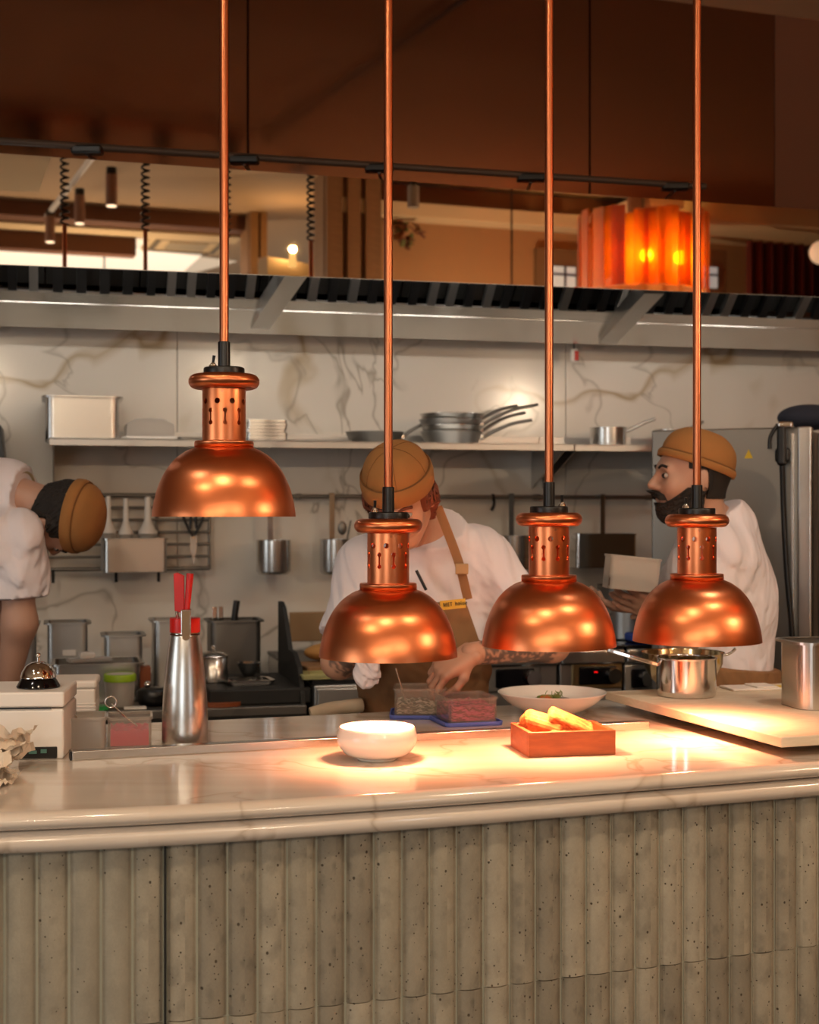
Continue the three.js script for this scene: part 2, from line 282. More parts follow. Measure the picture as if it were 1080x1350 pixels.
// ---------------------------------------------------------------- heat lamps
{
  const collarG = (() => {
    const ev = new Evaluator(); ev.useGroups = false;
    let a = new Brush(lathe([[0.0405, 0], [0.043, 0], [0.043, 0.103], [0.0405, 0.103], [0.0405, 0]], 72)); a.updateMatrixWorld();
    const cut = (g, ang, y) => { const b = new Brush(g.rotateZ(Math.PI / 2).translate(0.043, 0, 0).rotateY(ang).translate(0, y, 0)); b.updateMatrixWorld(); a = ev.evaluate(a, b, SUBTRACTION); };
    for (let i = 0; i < 9; i++) {
      const t1 = -(i * 40 + 10.5) * Math.PI / 180 + Math.PI / 2, t2 = -(i * 40 - 10) * Math.PI / 180 + Math.PI / 2;
      cut(cyl(0.0057, 0.0057, 0.02, 0, 0, 0, 14), t1 - Math.PI, 0.078);
      cut(cyl(0.0047, 0.0047, 0.02, 0, 0, 0, 12), t2 - Math.PI, 0.060);
      cut(cyl(0.0047, 0.0047, 0.02, 0, 0, 0, 12), t2 - Math.PI, 0.036);
      cut(new THREE.BoxGeometry(0.024, 0.02, 0.0036).rotateZ(0).rotateX(0), t2 - Math.PI, 0.048);
    }
    const g = a.geometry; g.deleteAttribute && 0; return g;
  })();
  const dome = [[0.1420, 0], [0.1405, 0.014], [0.1365, 0.035], [0.1285, 0.062], [0.1150, 0.090], [0.0960, 0.114], [0.0740, 0.130], [0.0540, 0.1377]];
  const outer = spline(dome, 40), inner = outer.map(([r, y]) => [r - 0.0016, y - 0.001]).reverse(); inner[inner.length - 1][1] = 0;
  const domeG = lathe([...outer, ...inner, outer[0]], 96);
  const flangeG = lathe([[0.045, 0.1365], [0.0586, 0.1365], [0.0586, 0.1475], [0.0575, 0.1495], [0.043, 0.1495]], 72);
  const torusG = lathe([[0.03, 0.253], ...arc(0.0555, 0.2675, 0.0148, -Math.PI / 2, Math.PI / 2, 18, 0.0145), [0.03, 0.282]], 72);
  const discG = lathe([[0, 0.281], [0.0395, 0.281], [0.0405, 0.2825], [0.0405, 0.293], [0.039, 0.2955], [0, 0.2955]], 48);
  const tubeG = lathe([[0.0123, 0.295], [0.0123, 0.3455], [0.0110, 0.347], [0.009, 0.347]], 28);
  function lamp(px, rim, d, label, cfg) {
    const t = thing('heat_lamp', label, 'lamp', P(px, rim, d), cfg.turn ?? 0, 'copper heat lamps over the serving counter');
    part('shade', domeG, M.copper, t); part('flange', flangeG, M.copper, t);
    const c = part('vented_collar', collarG, M.copper, t); c.position.y = 0.149; 
    part('screw', new THREE.CylinderGeometry(0.0028, 0.0028, 0.002, 10).rotateX(Math.PI / 2).translate(0.002, 0.246, 0.0435), M.copperRod, t);
    part('ring', torusG, M.copper, t); part('cap', discG, M.black, t); part('sleeve', tubeG, M.black, t);
    const sx = cfg.sw, sw = part('toggle_switch', join(cyl(0.0075, 0.0085, 0.005, sx, 0.298, 0.006, 16), sph(0.0055, sx, 0.3005, 0.006, 10)), M.chrome, t);
    part('lever', rod([sx, 0.302, 0.006], [sx + cfg.lean, 0.319, 0.008], 0.0024, 10, 0.0033), M.black, sw);
    const up = 2.75 - t.position.y, roof = CEIL - t.position.y;
    part('rod', rod([0, 0.34, 0], [0, up, 0], 0.0091, 20), M.copperRod, t);
    const coil = []; for (let i = 0; i <= 120; i++) { const a = i / 120 * Math.PI * 2 * 12; coil.push([0.016 * Math.cos(a), up + 0.34 * i / 120, 0.016 * Math.sin(a)]); }
    part('coiled_cable', tube(coil, 0.005, 360, 6), M.black, t);
    part('cable', rod([0, up + 0.34, 0], [0, roof - 0.24, 0], 0.007, 10), M.copperRod, t);
    part('ceiling_canopy', lathe([[0, 0], [0.014, 0], [0.018, 0.05], [0.048, 0.11], [0.055, 0.19], [0.055, 0.195], [0, 0.195]], 28).translate(0, roof - 0.26, 0), M.black, t);
    const bulbMat = new THREE.MeshStandardMaterial({ color: 0x5a1208, roughness: 0.3, emissive: lin(1, 0.28, 0.10), emissiveIntensity: cfg.on ? 5 : 0 });
    part('bulb', lathe([[0, 0.026], [0.040, 0.028], [0.047, 0.036], [0.044, 0.056], [0.028, 0.092], [0.02, 0.104], [0.018, 0.15], [0, 0.15]], 28), bulbMat, t);
    if (cfg.on) spot(t.position.clone().add(V3(0, 0.020, 0)), t.position.clone().add(V3(0, -1, 0)), HEAT, LEVEL.heat * cfg.on, 1.12, 1, 1.6);
    return t;
  }
  lamp(295.5, 681, 2.823, 'unlit copper dome heat lamp hung highest, above the steel cream siphon', { sw: -0.0215, lean: 0.003, on: 0, turn: 0 });
  lamp(512, 865, 2.917, 'copper dome heat lamp hanging directly above the empty white bowl', { sw: -0.028, lean: 0, on: 1.0, turn: 0.10 });
  lamp(724, 851, 3.017, 'copper dome heat lamp hanging above the wooden bread box', { sw: 0.027, lean: -0.001, on: 1.0, turn: 0.16 });
  lamp(919, 845, 3.163, 'copper dome heat lamp hanging beside the saucepan and the bearded cook', { sw: -0.024, lean: -0.001, on: 1.25, turn: -0.12 });
  const a = hall(0, 0, 0), L = [P(295.5, 0, 2.823), P(919, 0, 3.163)].map((p) => V3(p.x, CEIL - 0.035, p.z)), dir = L[1].clone().sub(L[0]).normalize();
  const r = thing('lamp_rail', 'copper ceiling rail that carries the heat lamps', 'rail', L[0].clone().addScaledVector(dir, -0.6), 0);
  part('rail', rod([0, 0, 0], L[1].clone().addScaledVector(dir, 0.12).sub(r.position), 0.02), M.copperRod, r);
}

// ---------------------------------------------------------------- kitchen: hood, shelf, wall things
const kthing = (name, label, category, x, y, z, group, turn = 0) => thing(name, label, category, kitWorld(x, y, z), KIT + turn, group);
const kx = (px, z) => kit(px, 675, z).x, ky = (px, py, z) => kit(px, py, z).y;
{
  const t = kthing('extractor_hood', 'long stainless steel extractor hood with dark baffle filters over the range', 'hood', 0, 0, 0);
  const x0 = -2.6, x1 = 3.0, w = x1 - x0, cx = (x0 + x1) / 2;
  const prof = (pts, name, mat) => part(name, extrude(pts, w).rotateY(-Math.PI / 2).translate(x1, 0, 0), mat, t);
  // profiles in (distance from the wall, height)
  prof([[0.02, 2.249], [0.20, 2.226], [0.42, 2.285], [0.42, 2.295], [0.20, 2.236], [0.02, 2.259]], 'gutter_floor', M.steel);
  prof([[0.415, 2.285], [0.50, 2.311], [0.498, 2.318], [0.413, 2.292]], 'gutter_face', M.steel);
  prof([[0.02, 2.255], [0.0, 2.255], [0.0, 2.62], [0.02, 2.62]], 'back_panel', M.steel);
  prof([[0.0, 2.62], [0.86, 2.62], [0.86, 2.64], [0.0, 2.64]], 'roof_panel', M.steel);
  // baffle filters, each a frame with slats
  const sx = [-25, 60, 182, 337, 520, 665, 790, 826, 950, 1090].map((p) => kx(p, 0.38));
  sx.unshift(sx[0] - 0.5); sx.push(sx[sx.length - 1] + 0.5);
  const y0 = 2.314, z0 = 0.50, y1 = 2.58, z1 = 0.78, len = Math.hypot(y1 - y0, z1 - z0), tilt = Math.atan2(z1 - z0, y1 - y0);
  for (let i = 0; i + 1 < sx.length; i++) {
    const fw = sx[i + 1] - sx[i] - 0.006, f = new THREE.Group(); f.name = 'baffle_filter'; f.position.set((sx[i] + sx[i + 1]) / 2, y0, z0); f.rotation.x = tilt; t.add(f);
    part('filter_back', box(fw, len, 0.006, 0, len / 2, -0.045), M.blackMatt, f);
    const n = Math.max(1, Math.round(fw / 0.072));
    for (let k = 0; k < n; k++) part('slat', box(fw / n * 0.42, len, 0.022, -fw / 2 + (k + 0.5) * fw / n, len / 2, -0.008), rnd() < 0.22 ? M.steelDull : M.black, f);
  }
  for (const [a, b, c, d, ze] of [[345, 432, 392, 362, 1.02], [806, 452, 862, 388, 0.88]]) {
    const p = kit(a, b, 0.30), q = kit(c, d, ze);
    part('cross_beam', (() => { const A = V3(p.x, p.y + 0.03, 0.26), B = V3(q.x, q.y + 0.03, ze), g = box(0.072, 0.06, A.distanceTo(B)); const m = new THREE.Matrix4().lookAt(A, B, V3(0, 1, 0)); return g.applyMatrix4(m).translate((A.x + B.x) / 2, (A.y + B.y) / 2, (A.z + B.z) / 2); })(), M.steelDull, t);
  }
  // lamps inside the hood, behind its front panel
  for (const px of [60, 260, 470, 640, 900, 1090]) {
    const x = kx(px, 0.82), glow = new THREE.MeshStandardMaterial({ color: 0xffffff, emissive: COOL, emissiveIntensity: 3, roughness: 0.5 });
    part('hood_light', rbox(0.36, 0.024, 0.05, 0.008, x, 2.392, 0.82), glow, t);
    area(kitWorld(x, 2.377, 0.82), kitWorld(x, 1.9, 0.0), 0.36, 0.05, COOL, LEVEL.hood);
  }
}
// red tagged gas tap under the hood
{
  const p = kit(757, 462, 0.12), t = kthing('thermometer', 'small red and white thermometer hanging under the extractor hood', 'thermometer', p.x, p.y - 0.04, 0.12);
  part('body', rbox(0.03, 0.055, 0.014, 0.005, 0, 0.02, 0), M.white, t); part('red_face', rbox(0.018, 0.04, 0.006, 0.003, 0.008, 0.018, 0.008), M.red, t); part('clip', rod([0, 0.045, 0], [0, 0.085, 0], 0.003), M.black, t);
}
// wall shelf in two runs
const SH = 1.812, SZ = 0.42;
{
  const a = kx(65, SZ), b = kx(757, SZ), c = kx(930, SZ);
  for (const [x0, x1, label] of [[a, b, 'long stainless wall shelf carrying pans above the utensil rail'], [b + 0.004, c, 'short stainless wall shelf with two small saucepans beside the oven']]) {
    const t = kthing('wall_shelf', label, 'shelf', (x0 + x1) / 2, SH - 0.026, 0, 'steel wall shelves'), w = x1 - x0;
    part('shelf_board', join(box(w, 0.006, SZ, 0, 0.023, SZ / 2), box(w, 0.026, 0.006, 0, 0.013, SZ - 0.003), box(w, 0.05, 0.005, 0, 0.048, 0.004)), M.steelDull, t);
    for (const s of [-1, 1]) part('bracket', extrude([[0, 0], [-SZ * 0.92, 0], [-SZ * 0.92, -0.02], [0, -0.16]], 0.004).rotateY(Math.PI / 2).translate(s * (w / 2 - (s < 0 ? 0.012 : 0.03)), 0.02, 0.004), M.steelDull, t);
  }
}
const onShelf = (name, label, category, px, z, group, turn = 0) => kthing(name, label, category, kx(px, z), SH, z, group, turn);
{
  const t = onShelf('gastronorm_pan', 'deep stainless gastronorm pan on the far end of the wall shelf', 'pan', 108, 0.17);
  part('vessel', pan(0.262, 0.29, 0.155, 0.003, 0.03, 0.014), M.steel, t);
  const s = onShelf('food_tray', 'shallow pale tray lying on the shelf beside the deep steel pan', 'tray', 196, 0.18); part('vessel', pan(0.19, 0.25, 0.012, 0.003, 0.02, 0.008), M.white, s); part('dome_lid', extrude([[-0.085, 0], [0.085, 0], [0.082, 0.045], [0.05, 0.062], [0, 0.066], [-0.05, 0.062], [-0.082, 0.045]], 0.2, 0.004).translate(0, 0.014, -0.1), M.frosted, s);
  const f = onShelf('baking_sheet', 'dark flat baking sheet on the shelf behind the unlit heat lamp', 'tray', 268, 0.18); part('sheet', pan(0.2, 0.26, 0.012, 0.003, 0.015, 0.006), M.steelDark, f);
  for (let k = 0; k < 7; k++) {
    const l = kthing('gastronorm_cover', ['lowest', 'second lowest', 'third lowest', 'middle', 'third highest', 'second highest', 'topmost'][k < 3 ? k : k] + ' steel lid in the flat stack on the wall shelf', 'lid', kx(347, 0.18) + rr(-0.004, 0.004), SH + k * 0.0122, 0.18, 'stacked pan lids'); part('lid_plate', pan(0.152, 0.19, 0.011, 0.002, 0.012, 0), M.steel, l);
  }
  for (const px of [405, 436]) { const l = onShelf('flat_plate', px < 420 ? 'flat white plate on the shelf next to the stacked steel lids' : 'flat white plate on the shelf next to the low frying pan', 'plate', px, 0.2, 'flat plates on the wall shelf'); part('disc', lathe([[0, 0.002], [0.06, 0.002], [0.082, 0.012], [0.084, 0.012], [0.062, 0], [0, 0]], 32), M.white, l); l.position.y = SH + (px > 420 ? 0.0 : 0.0); }
}
function skillet(name, label, px, z, r, h, lift, turn, hl, rise, mat, group, dy = 0) {
  const t = onShelf(name, label, 'frying pan', px, z, group, turn); t.position.y += dy;
  part('pan_body', lathe([[0, 0], [r * 0.78, 0], [r * 0.86, 0.006], [r, h], [r + 0.004, h + 0.002], [r - 0.002, h], [r * 0.84, 0.008], [0, 0.004]], 40), mat, t);
  const hd = part('handle', join(tube([[r - 0.006, h * 0.7, 0], [r + 0.05, h + rise * 0.3, 0], [r + hl * 0.6, h + rise * 0.75, 0], [r + hl, h + rise, 0]], 0.0085, 16, 8).scale(1, 0.75, 1)), M.steelDark, t);
  part('rivet_plate', rbox(0.02, 0.02, 0.03, 0.004, r, h * 0.7, 0), M.steel, t); return t;
}
skillet('frying_pan', 'wide low frying pan with long handle beside the nested pans on the shelf', 494, 0.2, 0.112, 0.045, 0, 0.15, 0.24, 0.125, M.steelDark);
const nest = 'nested frying pans on the wall shelf';
[[595, 0.12, 0.050, 0, 0.02, 0.2, 0.085, 'lowest of the nested frying pans stacked on the wall shelf'], [596, 0.122, 0.050, 0.025, 0.35, 0.20, 0.10, 'second frying pan up in the nested stack on the wall shelf'], [594, 0.122, 0.05, 0.048, 0.10, 0.23, 0.105, 'third frying pan up in the nested stack on the wall shelf'], [596, 0.124, 0.05, 0.070, 0.5, 0.19, 0.08, 'topmost of the nested frying pans stacked on the wall shelf']].forEach(([px, r, h, dy, turn, hl, rise, label], i) => skillet('frying_pan', label, px, 0.19, r, h, 0, turn - 0.2, hl, rise, i % 2 ? M.steel : M.steelDull, nest, dy));
function saucepanOn(px, r, h, turn, label) {
  const t = onShelf('saucepan', label, 'saucepan', px, 0.18, 'small saucepans on the wall shelf', turn);
  part('pan_body', lathe([[0, 0], [r - 0.004, 0], [r, 0.004], [r, h], [r + 0.003, h + 0.001], [r - 0.002, h], [r - 0.003, 0.006], [0, 0.005]], 36), M.steel, t);
  part('handle', tube([[r, h - 0.012, 0], [r + 0.03, h, 0], [r + 0.075, h + 0.022, 0], [r + 0.125, h + 0.04, 0]], 0.007, 14, 8), M.steelDull, t);
}
saucepanOn(802, 0.073, 0.078, -0.1, 'small steel saucepan with its handle raised over the shelf joint');
saucepanOn(884, 0.062, 0.074, 0.35, 'small steel saucepan on the shelf behind the bearded cook');

// utensil rail, wire rack and what hangs on them
const RY = ky(600, 655, 0.06);
{
  const x0 = kx(378, 0.06), x1 = kx(905, 0.06), t = kthing('utensil_rail', 'slim dark steel utensil rail fixed to the marble under the shelf', 'rail', (x0 + x1) / 2, RY, 0);
  part('bar', rod([-(x1 - x0) / 2, 0, 0.06], [(x1 - x0) / 2, 0, 0.06], 0.008), M.steelDark, t);
  for (const px of [395, 560, 711, 860]) part('standoff', rod([kx(px, 0.06) - (x0 + x1) / 2, 0, 0], [kx(px, 0.06) - (x0 + x1) / 2, 0, 0.062], 0.012), M.steelDark, t);
  part('hook', tube([[kx(650, 0.06) - (x0 + x1) / 2, 0.01, 0.06], [kx(650, 0.06) - (x0 + x1) / 2, -0.03, 0.075], [kx(650, 0.06) - (x0 + x1) / 2 - 0.01, -0.055, 0.07]], 0.007, 10, 6), M.black, t);
}
{
  const x0 = kx(62, 0.05), x1 = kx(276, 0.05), yt = ky(170, 653, 0.05), yb = ky(170, 750, 0.05), t = kthing('wire_rack', 'black wire grid rack on the marble wall behind the stooping cook', 'rack', (x0 + x1) / 2, yb, 0), h = yt - yb, w = x1 - x0;
  for (let k = 0; k < 7; k++) part('wire', rod([-w / 2, h * k / 6, 0.05], [w / 2, h * k / 6, 0.05], k === 0 || k === 6 ? 0.008 : 0.0055), M.steelDark, t);
  for (const f of [-1, -0.33, 0.34, 1]) part('upright', rod([f * w / 2, -0.004, 0.045], [f * w / 2, h + 0.004, 0.045], 0.006), M.steelDark, t);
  for (const px of [70, 153, 209]) part('hook', tube([[kx(px, 0.05) - (x0 + x1) / 2, 0, 0.055], [kx(px, 0.05) - (x0 + x1) / 2, -0.03, 0.06], [kx(px, 0.05) - (x0 + x1) / 2, -0.05, 0.062]], 0.006, 8, 6), M.blackMatt, t);
  for (const f of [-0.9, 0.9]) part('wall_fixing', rod([f * w / 2, h, 0], [f * w / 2, h, 0.05], 0.008), M.steelDark, t);
}
{ // steel tub on the rack with squeeze bottles
  const z = 0.13, t = kthing('hanging_tub', 'rectangular steel tub hung on the wire rack holding squeeze bottles', 'tub', kx(178, z), ky(178, 754, z), z);
  part('vessel', pan(0.232, 0.11, 0.125, 0.003, 0.018, 0.006), M.steel, t); part('rack_hook', join(box(0.012, 0.05, 0.03, -0.08, 0.12, -0.055), box(0.012, 0.05, 0.03, 0.08, 0.12, -0.055)), M.steelDark, t);
  for (const [px, top, label] of [[143, 654, 'tallest white squeeze bottle with slim nozzle in the hanging tub'], [166, 657, 'middle white squeeze bottle between its neighbours in the hanging tub'], [195, 655, 'wide translucent squeeze bottle in the hanging tub by the heat lamp']]) {
    const b = kthing('squeeze_bottle', label, 'bottle', kx(px, z), ky(px, 752, z), z, 'squeeze bottles in the hanging tub'), h = ky(px, top, z) - ky(px, 752, z), r = px > 190 ? 0.036 : 0.028, k = 1;
    part('bottle_body', lathe([[0, 0], [r - 0.003, 0], [r, 0.004], [r, h * 0.46], [r * 0.95, h * 0.5], [0, h * 0.5]], 24), M.frosted, b);
    part('nozzle_cap', lathe([[r, h * 0.5], [r, h * 0.53], [r * 0.8, h * 0.56], [r * 0.42, h * 0.66], [r * 0.36, h * 0.72], [r * 0.33, h], [0, h]], 24), M.white, b);
  }
}
{ // scissors
  const z = 0.075, t = kthing('scissors', 'black handled kitchen scissors hanging from the wire rack', 'scissors', kx(255, z), ky(255, 745, z), z), h = ky(255, 668, z) - ky(255, 745, z);
  for (const s of [-1, 1]) { part('blade', extrude([[0, 0], [s * 0.012, h * 0.3], [s * 0.012, h * 0.5], [0, h * 0.52]], 0.003).translate(0, 0, s * 0.002), M.steel, t); part('handle', tube([[0, h * 0.48, 0], [s * 0.022, h * 0.66, 0], [s * 0.038, h * 0.86, 0], [s * 0.022, h, 0], [s * 0.010, h * 0.85, 0], [s * 0.012, h * 0.62, 0]], 0.006, 20, 6), M.black, t); }
  part('pivot', new THREE.CylinderGeometry(0.006, 0.006, 0.012, 12).rotateX(Math.PI / 2).translate(0, h * 0.47, 0), M.chrome, t);
}
function hangCup(px0, px1, y0, y1, label, mat = M.steel) { // cup hooked to the rail by a flat upright handle
  const z = 0.12, c = (px0 + px1) / 2, r = (kx(px1, z) - kx(px0, z)) / 2, yb = ky(c, y1, z), h = ky(c, y0, z) - yb;
  const t = kthing('hanging_cup', label, 'cup', kx(c, z), yb, z, 'steel cups on the utensil rail');
  part('cup_body', lathe([[0, 0], [r - 0.01, 0], [r, 0.012], [r, h], [r + 0.002, h], [r - 0.003, h - 0.001], [r - 0.003, 0.012], [0, 0.004]], 32), mat, t);
  const dy = RY + 0.012 - yb; part('strap_handle', join(box(0.021, dy - h + 0.02, 0.004, -0.006, (dy + h) / 2 - 0.01, -r * 0.6), box(0.021, 0.004, 0.03, -0.006, dy, -r * 0.6 - 0.013)), M.steelPolish, t);
  return t;
}
hangCup(338, 383, 712, 757, 'steel measuring cup with pale sticker hanging below the unlit heat lamp');
hangCup(422, 462, 711, 757, 'steel cup holding utensils on the rail behind the capped cook');
hangCup(660, 700, 706, 752, 'steel cup hanging from the rail beside the stacked heat lamp collar');
{
  const z = 0.165, t = kthing('sticker', 'small white sticker on the hanging measuring cup', 'sticker', kx(367, z), ky(367, 728, z), z + 0.006); part('paper', box(0.035, 0.02, 0.002, 0, 0, 0), M.white, t);
  const u = kthing('spoon_bundle', 'dark utensil standing in the hanging cup behind the capped cook', 'utensil', kx(452, 0.12), ky(452, 740, 0.12), 0.12);
  part('shank', rod([0, 0, 0], [0.03, 0.16, 0.01], 0.004), M.steelDark, u); part('head', sph(0.018, 0, 0, 0, 12).scale(1, 1.5, 0.4).translate(-0.002, 0.13, 0), M.steelDark, u);
}
{ // steel tray hung flat from the rail
  const z = 0.13, t = kthing('hanging_tray', 'steel oblong tray hanging from the rail above the range', 'tray', kx(795, z), ky(795, 748, z), z), w = kx(836, z) - kx(757, z), h = ky(795, 704, z) - ky(795, 748, z);
  part('tray_body', pan(w, 0.09, h, 0.003, 0.014, 0.004), M.steelPolish, t);
  part('strap_handle', join(box(0.02, RY + 0.012 - ky(795, 704, z), 0.004, 0.012, h + (RY - ky(795, 704, z)) / 2, -0.035), box(0.02, 0.004, 0.05, 0.012, RY + 0.01 - ky(795, 748, z), -0.056)), M.steelPolish, t);
}

// ---------------------------------------------------------------- kitchen: floor units
const UZ = 1.06, UT = 0.93;
function unit(name, label, cat, x0, x1, y, z, body, build) { const t = kthing(name, label, cat, (x0 + x1) / 2, 0, 0, null); const w = x1 - x0; part('body', rbox(w - 0.004, y, z - 0.03, 0.006, 0, y / 2, (z - 0.03) / 2 + 0.025), body, t); build(t, w); return t; }
unit('prep_counter', 'dark fronted prep counter under the wire rack crowded with steel containers', 'counter', kx(-160, UZ), kx(404, UZ), UT - 0.03, UZ, M.steelDark, (t, w) => {
  part('work_surface', rbox(w, 0.03, UZ - 0.02, 0.004, 0, UT - 0.015, UZ / 2 + 0.02), M.steelDark, t); part('fascia', rbox(w, 0.085, 0.012, 0.003, 0, UT - 0.055, UZ + 0.002), M.blackMatt, t);
  for (let k = 0; k < 4; k++) { const d = part('door', rbox(w / 4 - 0.01, 0.7, 0.02, 0.004, -w / 2 + (k + 0.5) * w / 4, 0.45, UZ - 0.012), M.steelDull, t); part('handle', rod([-w / 2 + (k + 0.8) * w / 4, 0.72, UZ + 0.02], [-w / 2 + (k + 0.95) * w / 4, 0.72, UZ + 0.02], 0.008), M.steel, d); }
});
function onPrep(name, label, cat, px, z, group, turn = 0, lift = 0) { return kthing(name, label, cat, kx(px, z), UT + 0.001 + lift, z, group, turn); }
function deepPan(px0, px1, ytop, z, label, lift = 0, mat = M.steelDull) {
  const c = (px0 + px1) / 2, w = kx(px1, z) - kx(px0, z), h = ky(c, ytop, z) - UT - lift, t = onPrep('insert_pan', label, 'pan', c, z, 'deep insert pans on the prep counter', 0, lift);
  part('vessel', pan(w - 0.03, 0.16, h, 0.003, 0.02, 0.013), mat, t); return t;
}
deepPan(-30, 54, 822, 0.42, 'deep steel insert pan behind the stooping cook\'s forearm');
const bp = deepPan(57, 121, 820, 0.42, 'deep steel insert pan with white label beside the cook\'s forearm');
part('white_label', box(0.045, 0.02, 0.002, 0.005, 0.13, 0.082), M.white, bp);
deepPan(132, 192, 836, 0.45, 'lower steel insert pan with a spoon behind the green lidded tub');
deepPan(196, 250, 817, 0.42, 'deep steel insert pan behind the cream siphon');
const up = deepPan(270, 346, 817, 0.46, 'wide dark utensil bin holding a black handled knife', 0, M.steelDark);
{
  const k = onPrep('kitchen_knife', 'black knife handle standing in the wide utensil bin', 'utensil', 308, 0.46, null, 0, 0.2); part('grip', tube([[0, -0.1, 0], [0.004, 0.04, 0], [0.012, 0.10, 0]], 0.012, 10, 8), M.black, k);
  for (const [px, l] of [[283, 'steel spoon handle leaning in the wide utensil bin'], [291, 'steel fork handle leaning beside the spoon in the utensil bin']]) { const s = onPrep('table_utensil', l, 'utensil', px, 0.46, null, 0, 0.2); part('grip', rbox(0.018, 0.16, 0.006, 0.003, 0, 0, 0), M.steelPolish, s); }
  const p = onPrep('gastronorm_pan', 'long steel pan in front of the insert pans on the prep counter', 'pan', 128, 0.76); part('vessel', pan(kx(190, 0.76) - kx(78, 0.76), 0.2, ky(128, 872, 0.76) - UT, 0.003, 0.02, 0.013), M.steel, p);
  const c = onPrep('folded_cloth', 'crumpled pale cloth lying across the long steel pan', 'cloth', 118, 0.78, null, 0.2, ky(128, 872, 0.76) - UT + 0.002); part('cloth', rbox(0.14, 0.012, 0.07, 0.005, 0, 0.006, 0), M.frosted, c); part('fold', rbox(0.05, 0.022, 0.05, 0.008, -0.01, 0.02, 0), M.white, c);
  const g = onPrep('food_tub', 'round translucent tub with lime green lid on the prep counter', 'tub', 158, 0.97), r = (kx(180, 0.97) - kx(138, 0.97)) / 2;
  part('tub_body', lathe([[0, 0], [r * 0.78, 0], [r * 0.84, 0.008], [r * 0.97, 0.085], [0, 0.085]], 32), M.frosted, g); const lid = part('lid', lathe([[r, 0.082], [r * 1.04, 0.086], [r * 1.03, 0.102], [r * 0.95, 0.106], [r * 0.9, 0.1], [0, 0.1]], 32), std(0x9fc428, 0.45), g); part('lid_panel', cyl(r * 0.88, r * 0.88, 0.004, 0, 0.103, 0, 32), M.frosted, lid);
  const w = onPrep('wooden_block', 'small brown wooden block behind the green lidded tub', 'block', 188, 0.8); part('block', rbox(0.05, 0.11, 0.06, 0.004, 0, 0.055, 0), M.woodBox, w);
  const b = onPrep('small_pot', 'small black pot with steel knob beside the cream siphon', 'pot', 203, 0.95); part('pot_body', lathe([[0, 0], [0.045, 0], [0.055, 0.02], [0.055, 0.045], [0.04, 0.055], [0, 0.058]], 28), M.black, b); part('knob', sph(0.012, -0.02, 0.066, 0, 12), M.chrome, b);
  const e = onPrep('cloth_strip', 'white folded napkin on the prep counter edge beside the tub', 'napkin', 178, 1.03); part('cloth', rbox(0.07, 0.006, 0.04, 0.002, 0, 0.003, 0), M.white, e);
  const q = onPrep('green_lid_disc', 'bright green lid lying behind the white box', 'loose_lid', 131, 1.02); part('disc', cyl(0.03, 0.03, 0.012, 0, 0.006, 0, 24), std(0x2f9a4c, 0.5), q);  // a green lid, built as a plain disc
  // griddle guard with stepped black cheeks
  const gx = kx(346, 0.5), gz = 0.5;
  const gr = kthing('griddle', 'black griddle with curved splash guards next to the utensil bin', 'griddle', kx(330, 0.78), UT + 0.001, 0.0), off = kx(330, 0.78);
  part('plate', rbox(0.33, 0.05, 0.46, 0.006, 0, 0.025, 0.80), M.blackMatt, gr);
  const cheek = [[0.56, 0], [0.56, 0.30], [0.60, 0.30], [0.65, 0.285], [0.72, 0.225], [0.79, 0.15], [0.88, 0.15], [0.98, 0.11], [1.035, 0.03], [1.04, 0]];
  part('splash_guard', extrude(cheek, 0.012, 0.002).rotateY(-Math.PI / 2).translate(kx(396, 0.95) - off, 0, 0), M.blackMatt, gr);
  const tr = onPrep('serving_tray', 'shallow steel tray resting on the black griddle', 'tray', 328, 0.88, null, 0.1, 0.05); part('vessel', pan(0.135, 0.1, 0.014, 0.002, 0.015, 0.012), M.steelPolish, tr);
  const fb = onPrep('small_bowl', 'tiny steel bowl on the griddle behind the shallow tray', 'bowl', 328, 0.66, null, 0, 0.05); part('bowl_body', lathe([[0, 0], [0.018, 0], [0.03, 0.02], [0.044, 0.048], [0.042, 0.048], [0.028, 0.022], [0, 0.004]], 28), M.steelPolish, fb);
  const kt = onPrep('lidded_pot', 'steel lidded pot with knob beside the cream siphon', 'pot', 281, 0.8, null, 0, 0.05); part('pot_body', lathe([[0, 0], [0.048, 0], [0.05, 0.004], [0.05, 0.085], [0, 0.085]], 32), M.steel, kt); const kl = part('lid', lathe([[0.052, 0.085], [0.052, 0.09], [0.035, 0.1], [0.01, 0.104], [0, 0.104]], 32), M.steelPolish, kt); part('knob', sph(0.009, 0, 0.114, 0, 12), M.chrome, kl);
  const br = onPrep('round_board', 'small round copper coloured board beside the griddle', 'board', 290, 1.0, null, 0, 0.0); part('disc', cyl(0.07, 0.07, 0.012, 0, 0.006, 0, 32), M.woodBox, br);
}
